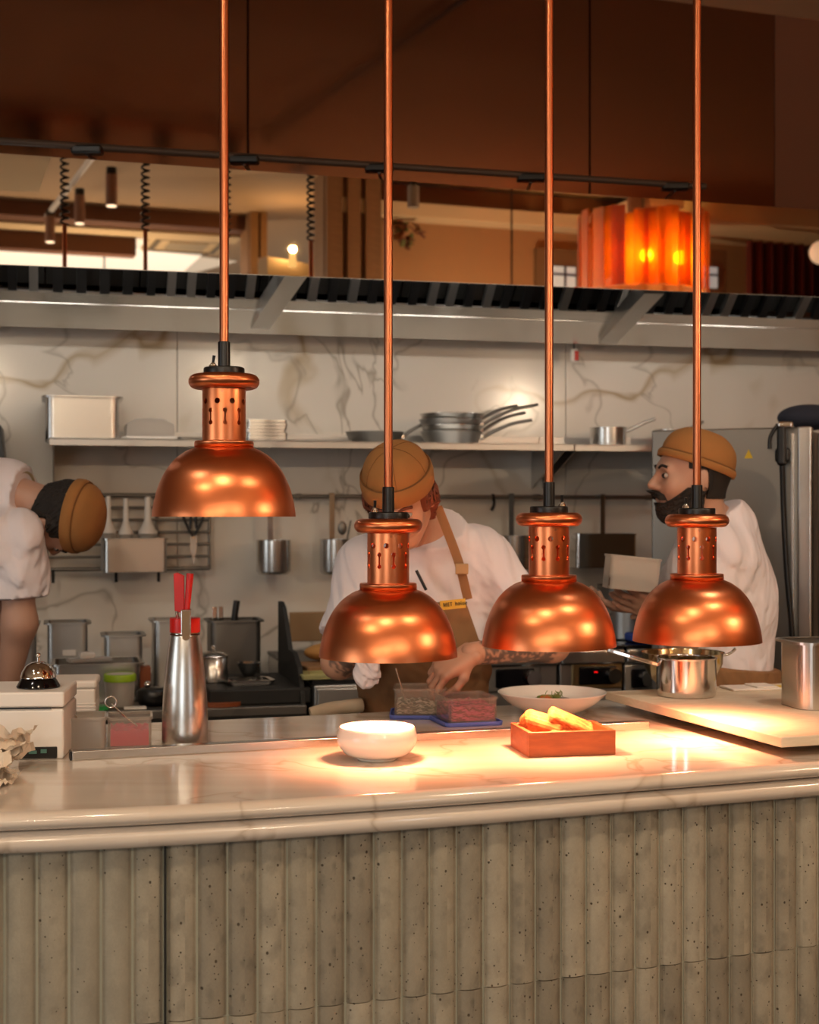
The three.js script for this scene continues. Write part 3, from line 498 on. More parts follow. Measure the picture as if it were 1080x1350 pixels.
// wooden clad warming cupboard and oven in the gap behind the cook
unit('warming_cabinet', 'stainless warming cabinet with horizontal seams beside the black griddle', 'cabinet', kx(414, UZ), kx(600, UZ), 0.99, UZ, M.steelDull, (t, w) => {
  for (const [y, h] of [[0.945, 0.07], [0.83, 0.13], [0.55, 0.36]]) part('drawer_front', rbox(w - 0.02, h, 0.016, 0.004, 0, y, UZ - 0.0), M.steelDull, t);
  part('handle', join(rod([-w * 0.42, 0.905, UZ + 0.04], [w * 0.42, 0.905, UZ + 0.04], 0.008)), M.steelDark, t); part('black_top', box(w, 0.012, UZ - 0.05, 0, 0.998, UZ / 2), M.black, t);
});
{
  const b = kthing('cutting_board', 'brown chopping board lying on the warming cabinet', 'board', kx(440, 0.8), 1.005, 0.8, null, 0.2); part('board', rbox(0.26, 0.03, 0.18, 0.005, 0, 0.015, 0), M.woodPanel, b);
  const l = kthing('bread_loaf', 'golden flat loaf resting on the brown chopping board', 'bread', kx(436, 0.72), 1.037, 0.72, null, 0.3); part('loaf', sph(0.1, 0, 0, 0, 20).scale(1, 0.32, 0.6).translate(0, 0.028, 0), std(0xa8793f, 0.8), l);
  const g = kthing('green_tray', 'pale green tray with sliced food on the warming cabinet', 'tray', kx(420, 0.98), 1.006, 0.97); part('vessel', pan(0.12, 0.12, 0.014, 0.003, 0.01, 0.004), std(0xa9a36e, 0.6), g);
  const w = kthing('wall_panel', 'tan splash panel on the marble wall behind the chopping board', 'panel', kx(420, 0.3), ky(420, 845, 0.3), 0.3); part('board', rbox(0.42, 0.11, 0.02, 0.004, 0.1, 0.055, 0), std(0x8d6f4c, 0.6), w);
  const tw = thing('rolled_towel', 'rolled beige kitchen towel lying just behind the worktop', 'towel', P(446, 941, 3.76), HALL); part('roll', tube([[-0.075, 0.0, 0], [-0.03, 0.012, 0.004], [0.03, 0.017, 0], [0.065, 0.02, -0.004]], 0.02, 20, 10), std(0xb7a68d, 0.9), tw); part('support_shelf', rbox(0.22, 0.02, 0.12, 0.004, -0.01, -0.03, 0), M.steelDark, tw);
}
// ranges
[[604, 736, 653, 704, 700, 'stainless range unit with black dial panel behind the tattooed forearm', 0], [738, 822, 763, 812, 806, 'stainless range unit with red lit display under the hanging tray', 1], [824, 859, 832, 855, 850, 'narrow stainless range unit behind the saucepan handle', 0]].forEach(([a, b, p0, p1, kn, label, lit]) => {
  const z = 0.98, t = unit('range_unit', label, 'range', kx(a, z), kx(b, z), 1.04, z, M.steelDull, (t, w) => {
    const c = (kx(a, z) + kx(b, z)) / 2, X = (p) => kx(p, z) - c;
    part('hob_top', rbox(w, 0.03, z - 0.02, 0.005, 0, 1.075, z / 2 + 0.02), M.blackGloss, t); part('front_rail', rbox(w, 0.05, 0.03, 0.008, 0, 1.052, z + 0.006), M.steel, t);
    {
      const y = ky((p0 + p1) / 2, (lit ? 890 : 894), z), pw = X(p1) - X(p0);
      part('brass_surround', rbox(pw + 0.05, 0.095, 0.012, 0.02, (X(p0) + X(p1)) / 2, y, z - 0.004), lit ? std(lin(0.55, 0.4, 0.2), 0.3, 1) : M.steelDull, t);
      const cp = part('control_panel', rbox(pw, 0.064, 0.012, 0.008, (X(p0) + X(p1)) / 2, y, z + 0.006), M.blackGloss, t);
      part('dial', join(new THREE.CylinderGeometry(0.025, 0.027, 0.028, 28).rotateX(Math.PI / 2).translate(X(kn), y, z + 0.026)), M.steelPolish, cp);
      if (lit) part('display', box(0.012, 0.004, 0.002, X(784), y + 0.012, z + 0.0135), new THREE.MeshStandardMaterial({ color: 0x200000, emissive: 0xff1010, emissiveIntensity: 1.2 }), cp);
    }
    part('oven_door', rbox(w - 0.04, 0.6, 0.02, 0.006, 0, 0.5, z), M.steelDull, t); part('door_handle', rod([-w * 0.4, 0.76, z + 0.04], [w * 0.4, 0.76, z + 0.04], 0.009), M.steel, t);
  });
});
function stockpot(px, z, r, h, label, mat) {
  const t = kthing('stock_pot', label, 'pot', kx(px, z), 1.091, z); part('pot_body', lathe([[0, 0], [r - 0.004, 0], [r, 0.005], [r, h], [r + 0.004, h + 0.002], [r - 0.003, h], [r - 0.003, 0.008], [0, 0.006]], 36), mat, t);
  part('handle', join(tube([[r, h - 0.02, -0.02], [r + 0.03, h - 0.018, 0], [r, h - 0.02, 0.02]], 0.005, 10, 6), tube([[-r, h - 0.02, -0.02], [-r - 0.03, h - 0.018, 0], [-r, h - 0.02, 0.02]], 0.005, 10, 6)), M.steelDark, t);
}
stockpot(822, 0.5, 0.10, 0.18, 'dark stock pot on the range behind the white container', M.steelDark); stockpot(828, 0.76, 0.075, 0.11, 'steel stock pot in front of the dark one on the range', M.steelDull); stockpot(690, 0.45, 0.08, 0.13, 'steel stock pot on the range behind the wooden box lamp', M.steelDull);
{ const p = kthing('blue_cloth', 'blue folded cloth on the range beside the steel stock pot', 'cloth', kx(846, 0.9), 1.092, 0.88); part('cloth', rbox(0.09, 0.03, 0.07, 0.01, 0, 0.015, 0), std(0x26408f, 0.8), p); }
// combi oven
{
  const d = 4.75, t = thing('combi_oven', 'tall steel oven, dark reflections put into its colour, with a hose shower on its side', 'oven', V3((956 - 540) / F * d, 0, -d), -0.42), top = EYE + 110 / F * d;
  part('body', rbox(0.50, top - 0.86, 0.5, 0.006, 0, 0.86 + (top - 0.86) / 2, -0.25), M.ovenSteelDarkened, t); part('stand', rbox(0.92, 0.85, 0.42, 0.006, 0.27, 0.43, -0.27), M.ovenSteelDarkened, t);
  part('corner_post', join(rbox(0.045, top - 0.86, 0.04, 0.006, 0.262, 0.86 + (top - 0.86) / 2, 0.0), rbox(0.012, top - 0.9, 0.02, 0.003, 0.222, 0.86 + (top - 0.86) / 2, 0.006)), M.steel, t);
  part('door', rbox(0.46, top - 0.88, 0.5, 0.01, 0.53, 0.86 + (top - 0.88) / 2, -0.24), M.ovenSteelDarkened, t); part('door_glass', rbox(0.34, 0.62, 0.01, 0.008, 0.53, 1.46, 0.012), M.blackGloss, t);
  const wp = P(990, 600, d).sub(t.position).applyAxisAngle(V3(0, 1, 0), 0.42);
  part('warning_sticker', extrude([[-0.014, -0.012], [0.014, -0.012], [0, 0.018]], 0.0015).translate(wp.x, wp.y, 0.002), std(0xd8b21c, 0.5), t, 'yellow triangular warning sticker');
  const hp = P(1040, 590, d).sub(t.position).applyAxisAngle(V3(0, 1, 0), 0.42);
  const h = part('hose_shower', join(rbox(0.03, 0.13, 0.035, 0.01, hp.x, hp.y, 0.045), rbox(0.05, 0.05, 0.03, 0.012, hp.x + 0.0, hp.y - 0.03, 0.03)), M.black, t);
  part('nozzle', join(rbox(0.05, 0.022, 0.03, 0.008, hp.x + 0.012, hp.y + 0.068, 0.045), cyl(0.01, 0.01, 0.02, hp.x - 0.004, hp.y + 0.05, 0.045, 14)), M.chrome, h); part('trigger', tube([[hp.x - 0.012, hp.y + 0.07, 0.05], [hp.x - 0.035, hp.y + 0.03, 0.055], [hp.x - 0.038, hp.y - 0.01, 0.055]], 0.007, 10, 6), M.black, h);
  part('hose', tube([[hp.x, hp.y - 0.06, 0.04], [hp.x + 0.002, hp.y - 0.2, 0.03], [hp.x + 0.012, hp.y - 0.4, 0.028], [hp.x + 0.03, hp.y - 0.62, 0.03], [hp.x + 0.03, hp.y - 0.75, 0.03]], 0.009, 30, 8), M.black, t);
  const c = thing('cloth_bundle', 'dark blue cloth bundle lying on top of the oven', 'cloth', V3((1080 - 540) / F * d, top, -d - 0.12), 0); part('bundle', sph(0.09, 0, 0, 0, 20).scale(1.2, 0.5, 0.9).translate(0, 0.045, 0), std(0x2a2e3c, 0.9), c);
}
// tall dark cabinet and red panel at the near end of the kitchen
{
  const d = 5.0, x = (2 - 540) / F * d, t = thing('wall_cupboard', 'dark grey hanging cupboard beside the stooping cook', 'cabinet', V3(x - 0.30, 0, -d), KIT); part('body', extrude([[-0.3, 1.35], [0.335, 1.35], [0.32, 1.5], [0.285, 1.86], [-0.3, 1.86]], 0.3).translate(0, 0, -0.3), std(0x2a2b2c, 0.4, 0.3), t); part('trim', rod([0.335, 1.36, 0.002], [0.32, 1.5, 0.002], 0.006), M.steelDark, t);
}

// ---------------------------------------------------------------- things on the worktop
{ // steel bar
  const a = onTop(95, 1003), b = onTop(857, 962), L = a.distanceTo(b), m = a.clone().add(b).multiplyScalar(0.5), ang = Math.atan2(-(b.z - a.z), b.x - a.x);
  const t = thing('steel_bar', 'long square steel bar lying along the worktop', 'bar', m, ang); part('bar', rbox(L, 0.019, 0.03, 0.002, 0, 0.0097, -0.015), M.steel, t); part('end_cap', rbox(0.004, 0.018, 0.029, 0.001, -L / 2 - 0.002, 0.0095, -0.015), M.black, t);
}
{ // receipt printer
  const a = onTop(84, 1001), t = thing('receipt_printer', 'white receipt printer with dark slot carrying the service bell', 'printer', a, 0.10), w = 0.21, D = 0.2;
  part('lower_case', rbox(w, 0.104, D, 0.006, -w / 2, 0.052, -D / 2), M.white, t); part('upper_case', rbox(w + 0.002, 0.032, D, 0.005, -w / 2, 0.1235, -D / 2, 3), M.white, t);
  part('seam', box(w - 0.03, 0.0025, 0.002, -w / 2 - 0.01, 0.106, 0.0006), M.black, t);
  part('port_opening', rbox(0.078, 0.024, 0.004, 0.002, -0.052, 0.0145, 0.0002), M.blackMatt, t); part('connector', join(box(0.012, 0.008, 0.004, -0.04, 0.018, 0.003), box(0.016, 0.006, 0.004, -0.062, 0.016, 0.003)), std(0x4f7a70, 0.5), t);
  const b = thing('service_bell', 'chrome service bell with black base on the receipt printer', 'bell', a.clone().add(V3(-0.072, 0.1398, -0.075)));
  part('base', lathe([[0, 0], [0.0445, 0], [0.0455, 0.003], [0.036, 0.019], [0.03, 0.021], [0, 0.021]], 40), M.blackGloss, b); part('dome', lathe([[0.037, 0.021], [0.0372, 0.023], [0.034, 0.034], [0.026, 0.046], [0.014, 0.053], [0, 0.055]], 40), M.chrome, b); part('plunger', join(cyl(0.003, 0.003, 0.014, 0, 0.06, 0, 12), sph(0.0055, 0, 0.068, 0, 14)), M.chrome, b);
}
{ // lidded white box
  const t = thing('white_box', 'white plastic box with ribbed sides behind the receipt printer', 'box', onTop(126, 948), 0.15), w = 0.17;
  part('box_body', rbox(w, 0.075, 0.14, 0.006, -w / 2, 0.0375, -0.07), M.white, t); for (let k = 0; k < 3; k++) part('rib', rbox(w + 0.002, 0.003, 0.142, 0.001, -w / 2, 0.022 + k * 0.008, -0.07, 1), M.white, t); part('lid', rbox(w + 0.006, 0.022, 0.146, 0.008, -w / 2, 0.085, -0.07, 3), M.white, t);
}
{ // crumpled paper
  const mk = (label, px, py, s, k) => {
    const t = thing('crumpled_paper', label, 'paper', onTop(px, py), k, 'crumpled papers beside the printer');
    for (let q = 0; q < 4; q++) { const g = new THREE.PlaneGeometry(0.11, 0.09, 14, 12).toNonIndexed(), p = g.attributes.position; for (let i = 0; i < p.count; i++) { const x = p.getX(i), y = p.getY(i), n = fbm(x * 5 + 3 + q, y * 5 + k, 8, 3, 400 + q); p.setZ(i, (n - 0.5) * 0.07 + x * x * 3); } g.rotateX(-Math.PI / 2 + 0.25 * q - 0.2).rotateY(q * 1.1 + k).translate(0.012 * (q - 1.5), 0.018 + q * 0.012 * s, 0); g.computeVertexNormals(); for (let i = 0; i < p.count; i++) if (p.getY(i) < 0.0006) p.setY(i, 0.0006); part('sheet', g, std(0xdccdb9, 0.8, 0, { side: THREE.DoubleSide }), t); }
  };
  mk('crumpled pale paper heap beside the receipt printer', -4, 1016, 1.15, 0.4); mk('flatter crumpled paper lying against the printer foot', -24, 1034, 0.8, 2.2);
}
function tub(px, py, w, d, h, turn, label, fill, fh, mat, lid, spoon) {
  const base = onTop(px, py), t = thing('plastic_tub', label, 'tub', base, turn), y0 = lid ? 0.009 : 0;
  part('vessel', pan(w, d, h, 0.0018, 0.012, 0.003).translate(0, y0, -d / 2), mat, t);
  const g = new THREE.BoxGeometry(w - 0.012, fh, d - 0.012, 12, 1, 12), p = g.attributes.position; for (let i = 0; i < p.count; i++) if (p.getY(i) > 0) p.setY(i, p.getY(i) + (fbm(p.getX(i) * 9 + px, p.getZ(i) * 9, 16, 2, px) - 0.5) * 0.016);
  g.computeVertexNormals(); part('food', g.translate(0, y0 + 0.003 + fh / 2, -d / 2), fill, t);
  if (lid) { const l = thing('blue_container_cover', lid, 'cover', base, turn, 'blue lids under the tubs'); part('lid_plate', pan(w + 0.022, d + 0.02, 0.008, 0.0026, 0.014, 0.001).translate(0, 0, -d / 2), M.blueLid, l); }
  if (spoon) { const s = thing('spoon', spoon[0], 'spoon', base.clone().add(V3(0, y0 + 0.012, -d / 2)), turn); part('handle', tube(spoon[1].map((q) => V3(...q)), 0.0022, 16, 6), M.steelPolish, s); if (spoon[2]) part('loop', new THREE.TorusGeometry(0.012, 0.002, 8, 24).translate(...spoon[2]), M.chrome, s); }
  return t;
}
tub(112, 988, 0.086, 0.1, 0.066, 0.2, 'cloudy tub of dark grey paste between printer and pink tub', std(0x4a423b, 0.7), 0.045, M.frosted, null, ['thin steel spoon leaning in the cloudy grey tub', [[0.012, 0, 0], [-0.012, 0.03, 0.0], [-0.045, 0.068, 0.0]]]);
tub(171, 985.5, 0.094, 0.095, 0.064, 0.2, 'clear tub of pink pickles beside the cream siphon', std(0xc2314f, 0.5), 0.034, M.clear, null, ['steel tongs with round spring end in the clear pink tub', [[0.015, 0.02, 0], [-0.02, 0.05, 0], [-0.048, 0.078, 0.0]], [-0.05, 0.082, 0]]);
const herbs = texture(128, 128, (u, v) => mixc([205, 200, 186], [88, 92, 70], clamp((fbm(u, v, 16, 3, 71) - 0.42) * 5)), true, [1, 1]);
tub(554, 948, 0.128, 0.12, 0.064, -0.02, 'clear tub of chopped herbs under the cook\'s tattooed arm', std(0xffffff, 0.8, 0, { map: herbs }), 0.026, M.clear, 'blue lid under the clear tub of chopped herbs', ['thin white spoon standing in the tub of chopped herbs', [[-0.035, 0.015, 0.02], [-0.045, 0.05, 0.02], [-0.06, 0.10, 0.02]]]);
const pickle = texture(128, 128, (u, v) => mixc([120, 18, 48], [214, 84, 124], clamp((fbm(u, v * 2, 14, 3, 81) - 0.4) * 5)), true, [1, 1]);
tub(625, 957, 0.122, 0.13, 0.056, 0.28, 'clear tub of pink pickled shreds beside the white plate', std(0xffffff, 0.5, 0, { map: pickle }), 0.034, M.clear, 'blue lid under the clear tub of pink shreds');
{ // cream siphon
  const t = thing('cream_siphon', 'brushed steel cream siphon bottle with red head on the worktop', 'siphon', onTop(244, 981.5), 0.1);
  const body = spline([[0.0500, 0.003], [0.0505, 0.02], [0.0497, 0.07], [0.0462, 0.13], [0.0400, 0.19], [0.0325, 0.2455]], 30);
  part('bottle', lathe([[0, 0], [0.0475, 0], ...body, [0, 0.2455]], 64), M.siphon, t);
  const h = part('head', lathe([[0.0, 0.246], [0.0325, 0.246], [0.0335, 0.248], [0.0335, 0.277], [0.0322, 0.279], [0, 0.279]], 48), M.red, t);
  part('rim', lathe([[0.0338, 0.2445], [0.0338, 0.2475], [0.0315, 0.2475], [0.0315, 0.2445]], 48), M.steelPolish, t);
  part('lever', extrude([[-0.020, 0.296], [-0.0025, 0.29], [-0.0035, 0.37], [-0.0165, 0.376], [-0.0225, 0.374]], 0.013, 0.002).translate(0, 0, -0.004), M.red, h);
  part('charger_holder', rod([0.0045, 0.292, 0.012], [0.0115, 0.376, 0.006], 0.0062, 16, 0.0080), M.red, h);
  part('bracket', join(rbox(0.022, 0.055, 0.004, 0.002, 0.004, 0.270, 0.034), cyl(0.0085, 0.0085, 0.004, 0, 0, 0, 20).rotateX(Math.PI / 2).translate(0.004, 0.24, 0.0345), rbox(0.022, 0.005, 0.03, 0.002, 0.004, 0.2965, 0.02)), M.chrome, h);
  part('nozzle', tube([[-0.016, 0.279, 0], [-0.017, 0.292, 0.002], [-0.012, 0.306, 0.004]], 0.0042, 12, 10), M.chrome, h);
}
{ // bowl
  const t = thing('serving_bowl', 'empty white ceramic bowl on the worktop under a heat lamp', 'bowl', onTop(497, 1001));
  part('bowl_body', lathe([...spline([[0.045, 0.006], [0.066, 0.014], [0.080, 0.032], [0.0830, 0.047], [0.0800, 0.062], [0.0772, 0.0685]], 24), ...spline([[0.0750, 0.0688], [0.0765, 0.055], [0.076, 0.038], [0.062, 0.018], [0.03, 0.011], [0, 0.010]], 20)], 72), M.ceramic, t);
  part('foot_ring', lathe([[0.03, 0], [0.040, 0], [0.0445, 0.007], [0.03, 0.009]], 48), M.ceramic, t);
}
{ // plate
  const t = thing('pasta_plate', 'deep white plate of dressed greens behind the wooden box', 'plate', onTop(728, 942));
  part('plate_body', lathe([...spline([[0.04, 0.001], [0.075, 0.012], [0.110, 0.031], [0.1375, 0.0565]], 20), ...spline([[0.1360, 0.0585], [0.108, 0.040], [0.085, 0.032], [0.05, 0.030], [0, 0.030]], 20)], 80), M.ceramic, t); part('foot_ring', lathe([[0.03, 0], [0.042, 0], [0.046, 0.004], [0.03, 0.006]], 48), M.ceramic, t);
  const f = thing('plated_food', 'dark sauce topped with green herbs and orange pieces on the plate', 'food', t.position.clone().add(V3(0, 0.0345, 0)));
  part('sauce', lathe([[0, 0], [0.05, 0], [0.051, 0.003], [0.046, 0.0055], [0, 0.006]], 40), std(0x1d130b, 0.25), f);
  for (let i = 0; i < 16; i++) { const a = rr(0, 6.28), r = Math.sqrt(rnd()) * 0.03; part('garnish', sph(rr(0.005, 0.009), 0, 0, 0, 8).scale(1.4, 0.8, 1).rotateY(rr(0, 3)).translate(r * Math.cos(a) * 1.1, 0.009, r * Math.sin(a)), [std(0x6a7a30, 0.7), std(0xb85f22, 0.6), std(0x8f8a4a, 0.7)][i % 3], f); }
  for (let i = 0; i < 14; i++) { const a = rr(0, 6.28), r = Math.sqrt(rnd()) * 0.022, x = r * Math.cos(a) + 0.01, z = r * Math.sin(a); part('herb_sprig', tube([[x, 0.01, z], [x + rr(-0.006, 0.006), 0.017, z], [x + rr(-0.014, 0.014), rr(0.02, 0.027), z + rr(-0.008, 0.008)]], 0.0008, 6, 4), std(0x7c8f4a, 0.7), f); }
}
{ // wooden box with bread
  const o = onTop(697, 999), turn = 0.19, w = 0.19, D = 0.145, h = 0.052, k = 0.011, t = thing('wooden_box', 'square reddish wooden box holding fried bread on the worktop', 'box', o, turn);
  part('front_board', uvm(rbox(w, h, k, 0.0015, w / 2, h / 2, -k / 2, 1)), M.woodBox, t); part('back_board', uvm(rbox(w, h, k, 0.0015, w / 2, h / 2, -D + k / 2, 1)), M.woodBox, t);
  part('side_board', uvm(rbox(k, h, D - 2 * k, 0.0015, k / 2, h / 2, -D / 2, 1)), M.woodBox, t); part('side_board', uvm(rbox(k, h, D - 2 * k, 0.0015, w - k / 2, h / 2, -D / 2, 1)), M.woodBox, t); part('base_board', uvm(box(w - 2 * k, 0.008, D - 2 * k, w / 2, 0.004, -D / 2)), M.woodBox, t);
  const crust = texture(128, 128, (u, v) => mixc([176, 84, 30], [232, 158, 84], clamp(fbm(u, v, 12, 4, 93) * 1.6 - 0.3)), true, [1, 1]), bm = std(0xffffff, 0.75, 0, { map: crust, bumpMap: fineNoise, bumpScale: 0.002 });
  const place = (x, y, z) => o.clone().add(V3(x, y, z).applyAxisAngle(V3(0, 1, 0), turn));
  const lump = (g, amp, s) => { g = plain(g); const p = g.attributes.position; for (let i = 0; i < p.count; i++) { const n = (fbm(p.getX(i) * 6 + s, p.getY(i) * 6 + p.getZ(i) * 5, 8, 3, s) - 0.5) * amp, v = V3(p.getX(i), p.getY(i), p.getZ(i)), l = v.length() || 1; p.setXYZ(i, v.x * (1 + n / l), v.y * (1 + n / l), v.z * (1 + n / l)); } g.computeVertexNormals(); return g; };
  const b1 = thing('bread_roll', 'rounded golden bread roll in the wooden box', 'bread', place(0.055, 0.008, -0.085), turn - 0.35); part('crumb', lump(new THREE.CapsuleGeometry(0.025, 0.055, 10, 24).rotateZ(Math.PI / 2).rotateZ(-0.28), 0.012, 5).translate(0, 0.045, 0), bm, b1);
  const b2 = thing('bread_wedge', 'crisp angular bread wedge leaning on the box edge', 'bread', place(0.112, 0.008, -0.075), turn - 0.25); part('crumb', lump(rbox(0.105, 0.042, 0.05, 0.012, 0, 0, 0, 5), 0.010, 9).rotateZ(-0.42).rotateX(0.3).translate(0, 0.044, 0), bm, b2);
  const b3 = thing('bread_roll', 'darker bread roll lying low between the other two pieces', 'bread', place(0.092, 0.008, -0.06), turn + 0.1); part('crumb', lump(new THREE.CapsuleGeometry(0.02, 0.04, 8, 20).rotateZ(Math.PI / 2), 0.01, 12).translate(0, 0.02, 0), bm, b3);
}
// board, pans
const BH = 0.022, BT = 0.022, boardTop = TOP + BH + BT;
{
  const c = onTop(1030, 972, boardTop), t = thing('chopping_board', 'large pale wooden board raised on feet under the saucepan', 'board', V3(c.x, TOP, c.z), HALL);
  part('board', uvm(rbox(0.9, BT, 0.80, 0.003, 0.45, BH + BT / 2, -0.40)), M.board, t); for (const [x, z] of [[0.12, -0.3], [0.8, -0.3], [0.12, -0.7], [0.8, -0.7]]) part('foot', cyl(0.018, 0.02, BH, x, BH / 2, z, 20), M.blackMatt, t);
}
{
  const r = 0.0755, h = 0.098, t = thing('saucepan', 'steel saucepan with long flat handle on the pale board', 'saucepan', onTop(905, 917, boardTop), 0.1);
  part('pan_body', lathe([[0, 0], [r - 0.005, 0], [r - 0.002, 0.003], [r - 0.001, 0.012], [r, 0.014], [r, h - 0.004], [r + 0.003, h], [r + 0.001, h + 0.001], [r - 0.003, h - 0.003], [r - 0.003, 0.008], [0, 0.006]], 64), M.steelPolish, t);
  const hd = new THREE.Shape(); hd.moveTo(0, -0.011); hd.bezierCurveTo(0.04, -0.018, 0.09, -0.016, 0.135, -0.006); hd.absarc(0.137, 0, 0.006, -Math.PI / 2, Math.PI / 2); hd.bezierCurveTo(0.09, 0.016, 0.04, 0.018, 0, 0.011);
  const hg = new THREE.ExtrudeGeometry(hd, { depth: 0.006, bevelEnabled: true, bevelSize: 0.002, bevelThickness: 0.002, bevelSegments: 2, curveSegments: 14 }).rotateX(-Math.PI / 2).translate(r - 0.01, 0, 0).rotateZ(0.28).translate(0, h - 0.042, 0).rotateY(Math.PI - 0.15); part('handle', hg, M.steelPolish, t);
  const q = thing('mixing_bowl', 'wide brass toned steel bowl standing behind the saucepan', 'bowl', onTop(900, 909, boardTop)); part('bowl_body', lathe([[0, 0], [0.05, 0], [0.085, 0.03], [0.104, 0.07], [0.106, 0.098], [0.109, 0.099], [0.103, 0.096], [0.1, 0.07], [0.08, 0.032], [0, 0.006]], 64), std(lin(0.6, 0.48, 0.28), 0.16, 1), q); part('handle', tube([[0.106, 0.09, 0], [0.125, 0.095, 0], [0.14, 0.108, 0]], 0.004, 10, 8), M.steelPolish, q);
  const g = thing('gastronorm_pan', 'tall steel gastronorm pan standing on the pale board', 'pan', onTop(1079, 931, boardTop), 0.18); part('vessel', pan(0.148, 0.145, 0.158, 0.002, 0.036, 0.014), M.steel, g);
  const n = thing('white_cloth', 'white cloth lying flat on the board beside the tall pan', 'cloth', onTop(990, 908, boardTop), 0.2); part('cloth', rbox(0.14, 0.006, 0.09, 0.003, 0, 0.003, 0), M.white, n); part('fold', rbox(0.06, 0.004, 0.08, 0.002, 0.03, 0.008, 0), M.white, n);
  const y = thing('yellow_card', 'yellow card lying on the board behind the tall pan', 'card', onTop(1040, 906, boardTop), 0.2); part('card', box(0.09, 0.003, 0.05, 0, 0.0015, 0), std(0xd9b72e, 0.6), y);
}

// ---------------------------------------------------------------- people: distance fields meshed with surface nets
const smin = (a, b, k) => { const h = Math.max(k - Math.abs(a - b), 0) / k; return Math.min(a, b) - h * h * k * 0.25; };
const A3 = (p) => (p.isVector3 ? [p.x, p.y, p.z] : p);
function cap(a, b, ra, rb = ra) { a = A3(a); b = A3(b); const dx = b[0] - a[0], dy = b[1] - a[1], dz = b[2] - a[2], L = dx * dx + dy * dy + dz * dz || 1e-9; return (x, y, z) => { const px = x - a[0], py = y - a[1], pz = z - a[2], t = Math.min(1, Math.max(0, (px * dx + py * dy + pz * dz) / L)), qx = px - dx * t, qy = py - dy * t, qz = pz - dz * t; return Math.sqrt(qx * qx + qy * qy + qz * qz) - (ra + (rb - ra) * t); }; }
function ell(c, r, m) { c = A3(c); const q = Math.min(...r), e = m ? new THREE.Matrix4().copy(m).invert().elements : null; return (x, y, z) => { x -= c[0]; y -= c[1]; z -= c[2]; if (e) { const a = e[0] * x + e[4] * y + e[8] * z, b = e[1] * x + e[5] * y + e[9] * z, d = e[2] * x + e[6] * y + e[10] * z; x = a; y = b; z = d; } const k0 = Math.hypot(x / r[0], y / r[1], z / r[2]), k1 = Math.hypot(x / r[0] / r[0], y / r[1] / r[1], z / r[2] / r[2]); return k1 < 1e-9 ? -q : k0 * (k0 - 1) / k1; }; }
const uni = (list, k) => (x, y, z) => { let d = 1e9; for (const f of list) d = smin(d, f(x, y, z), k); return d; };
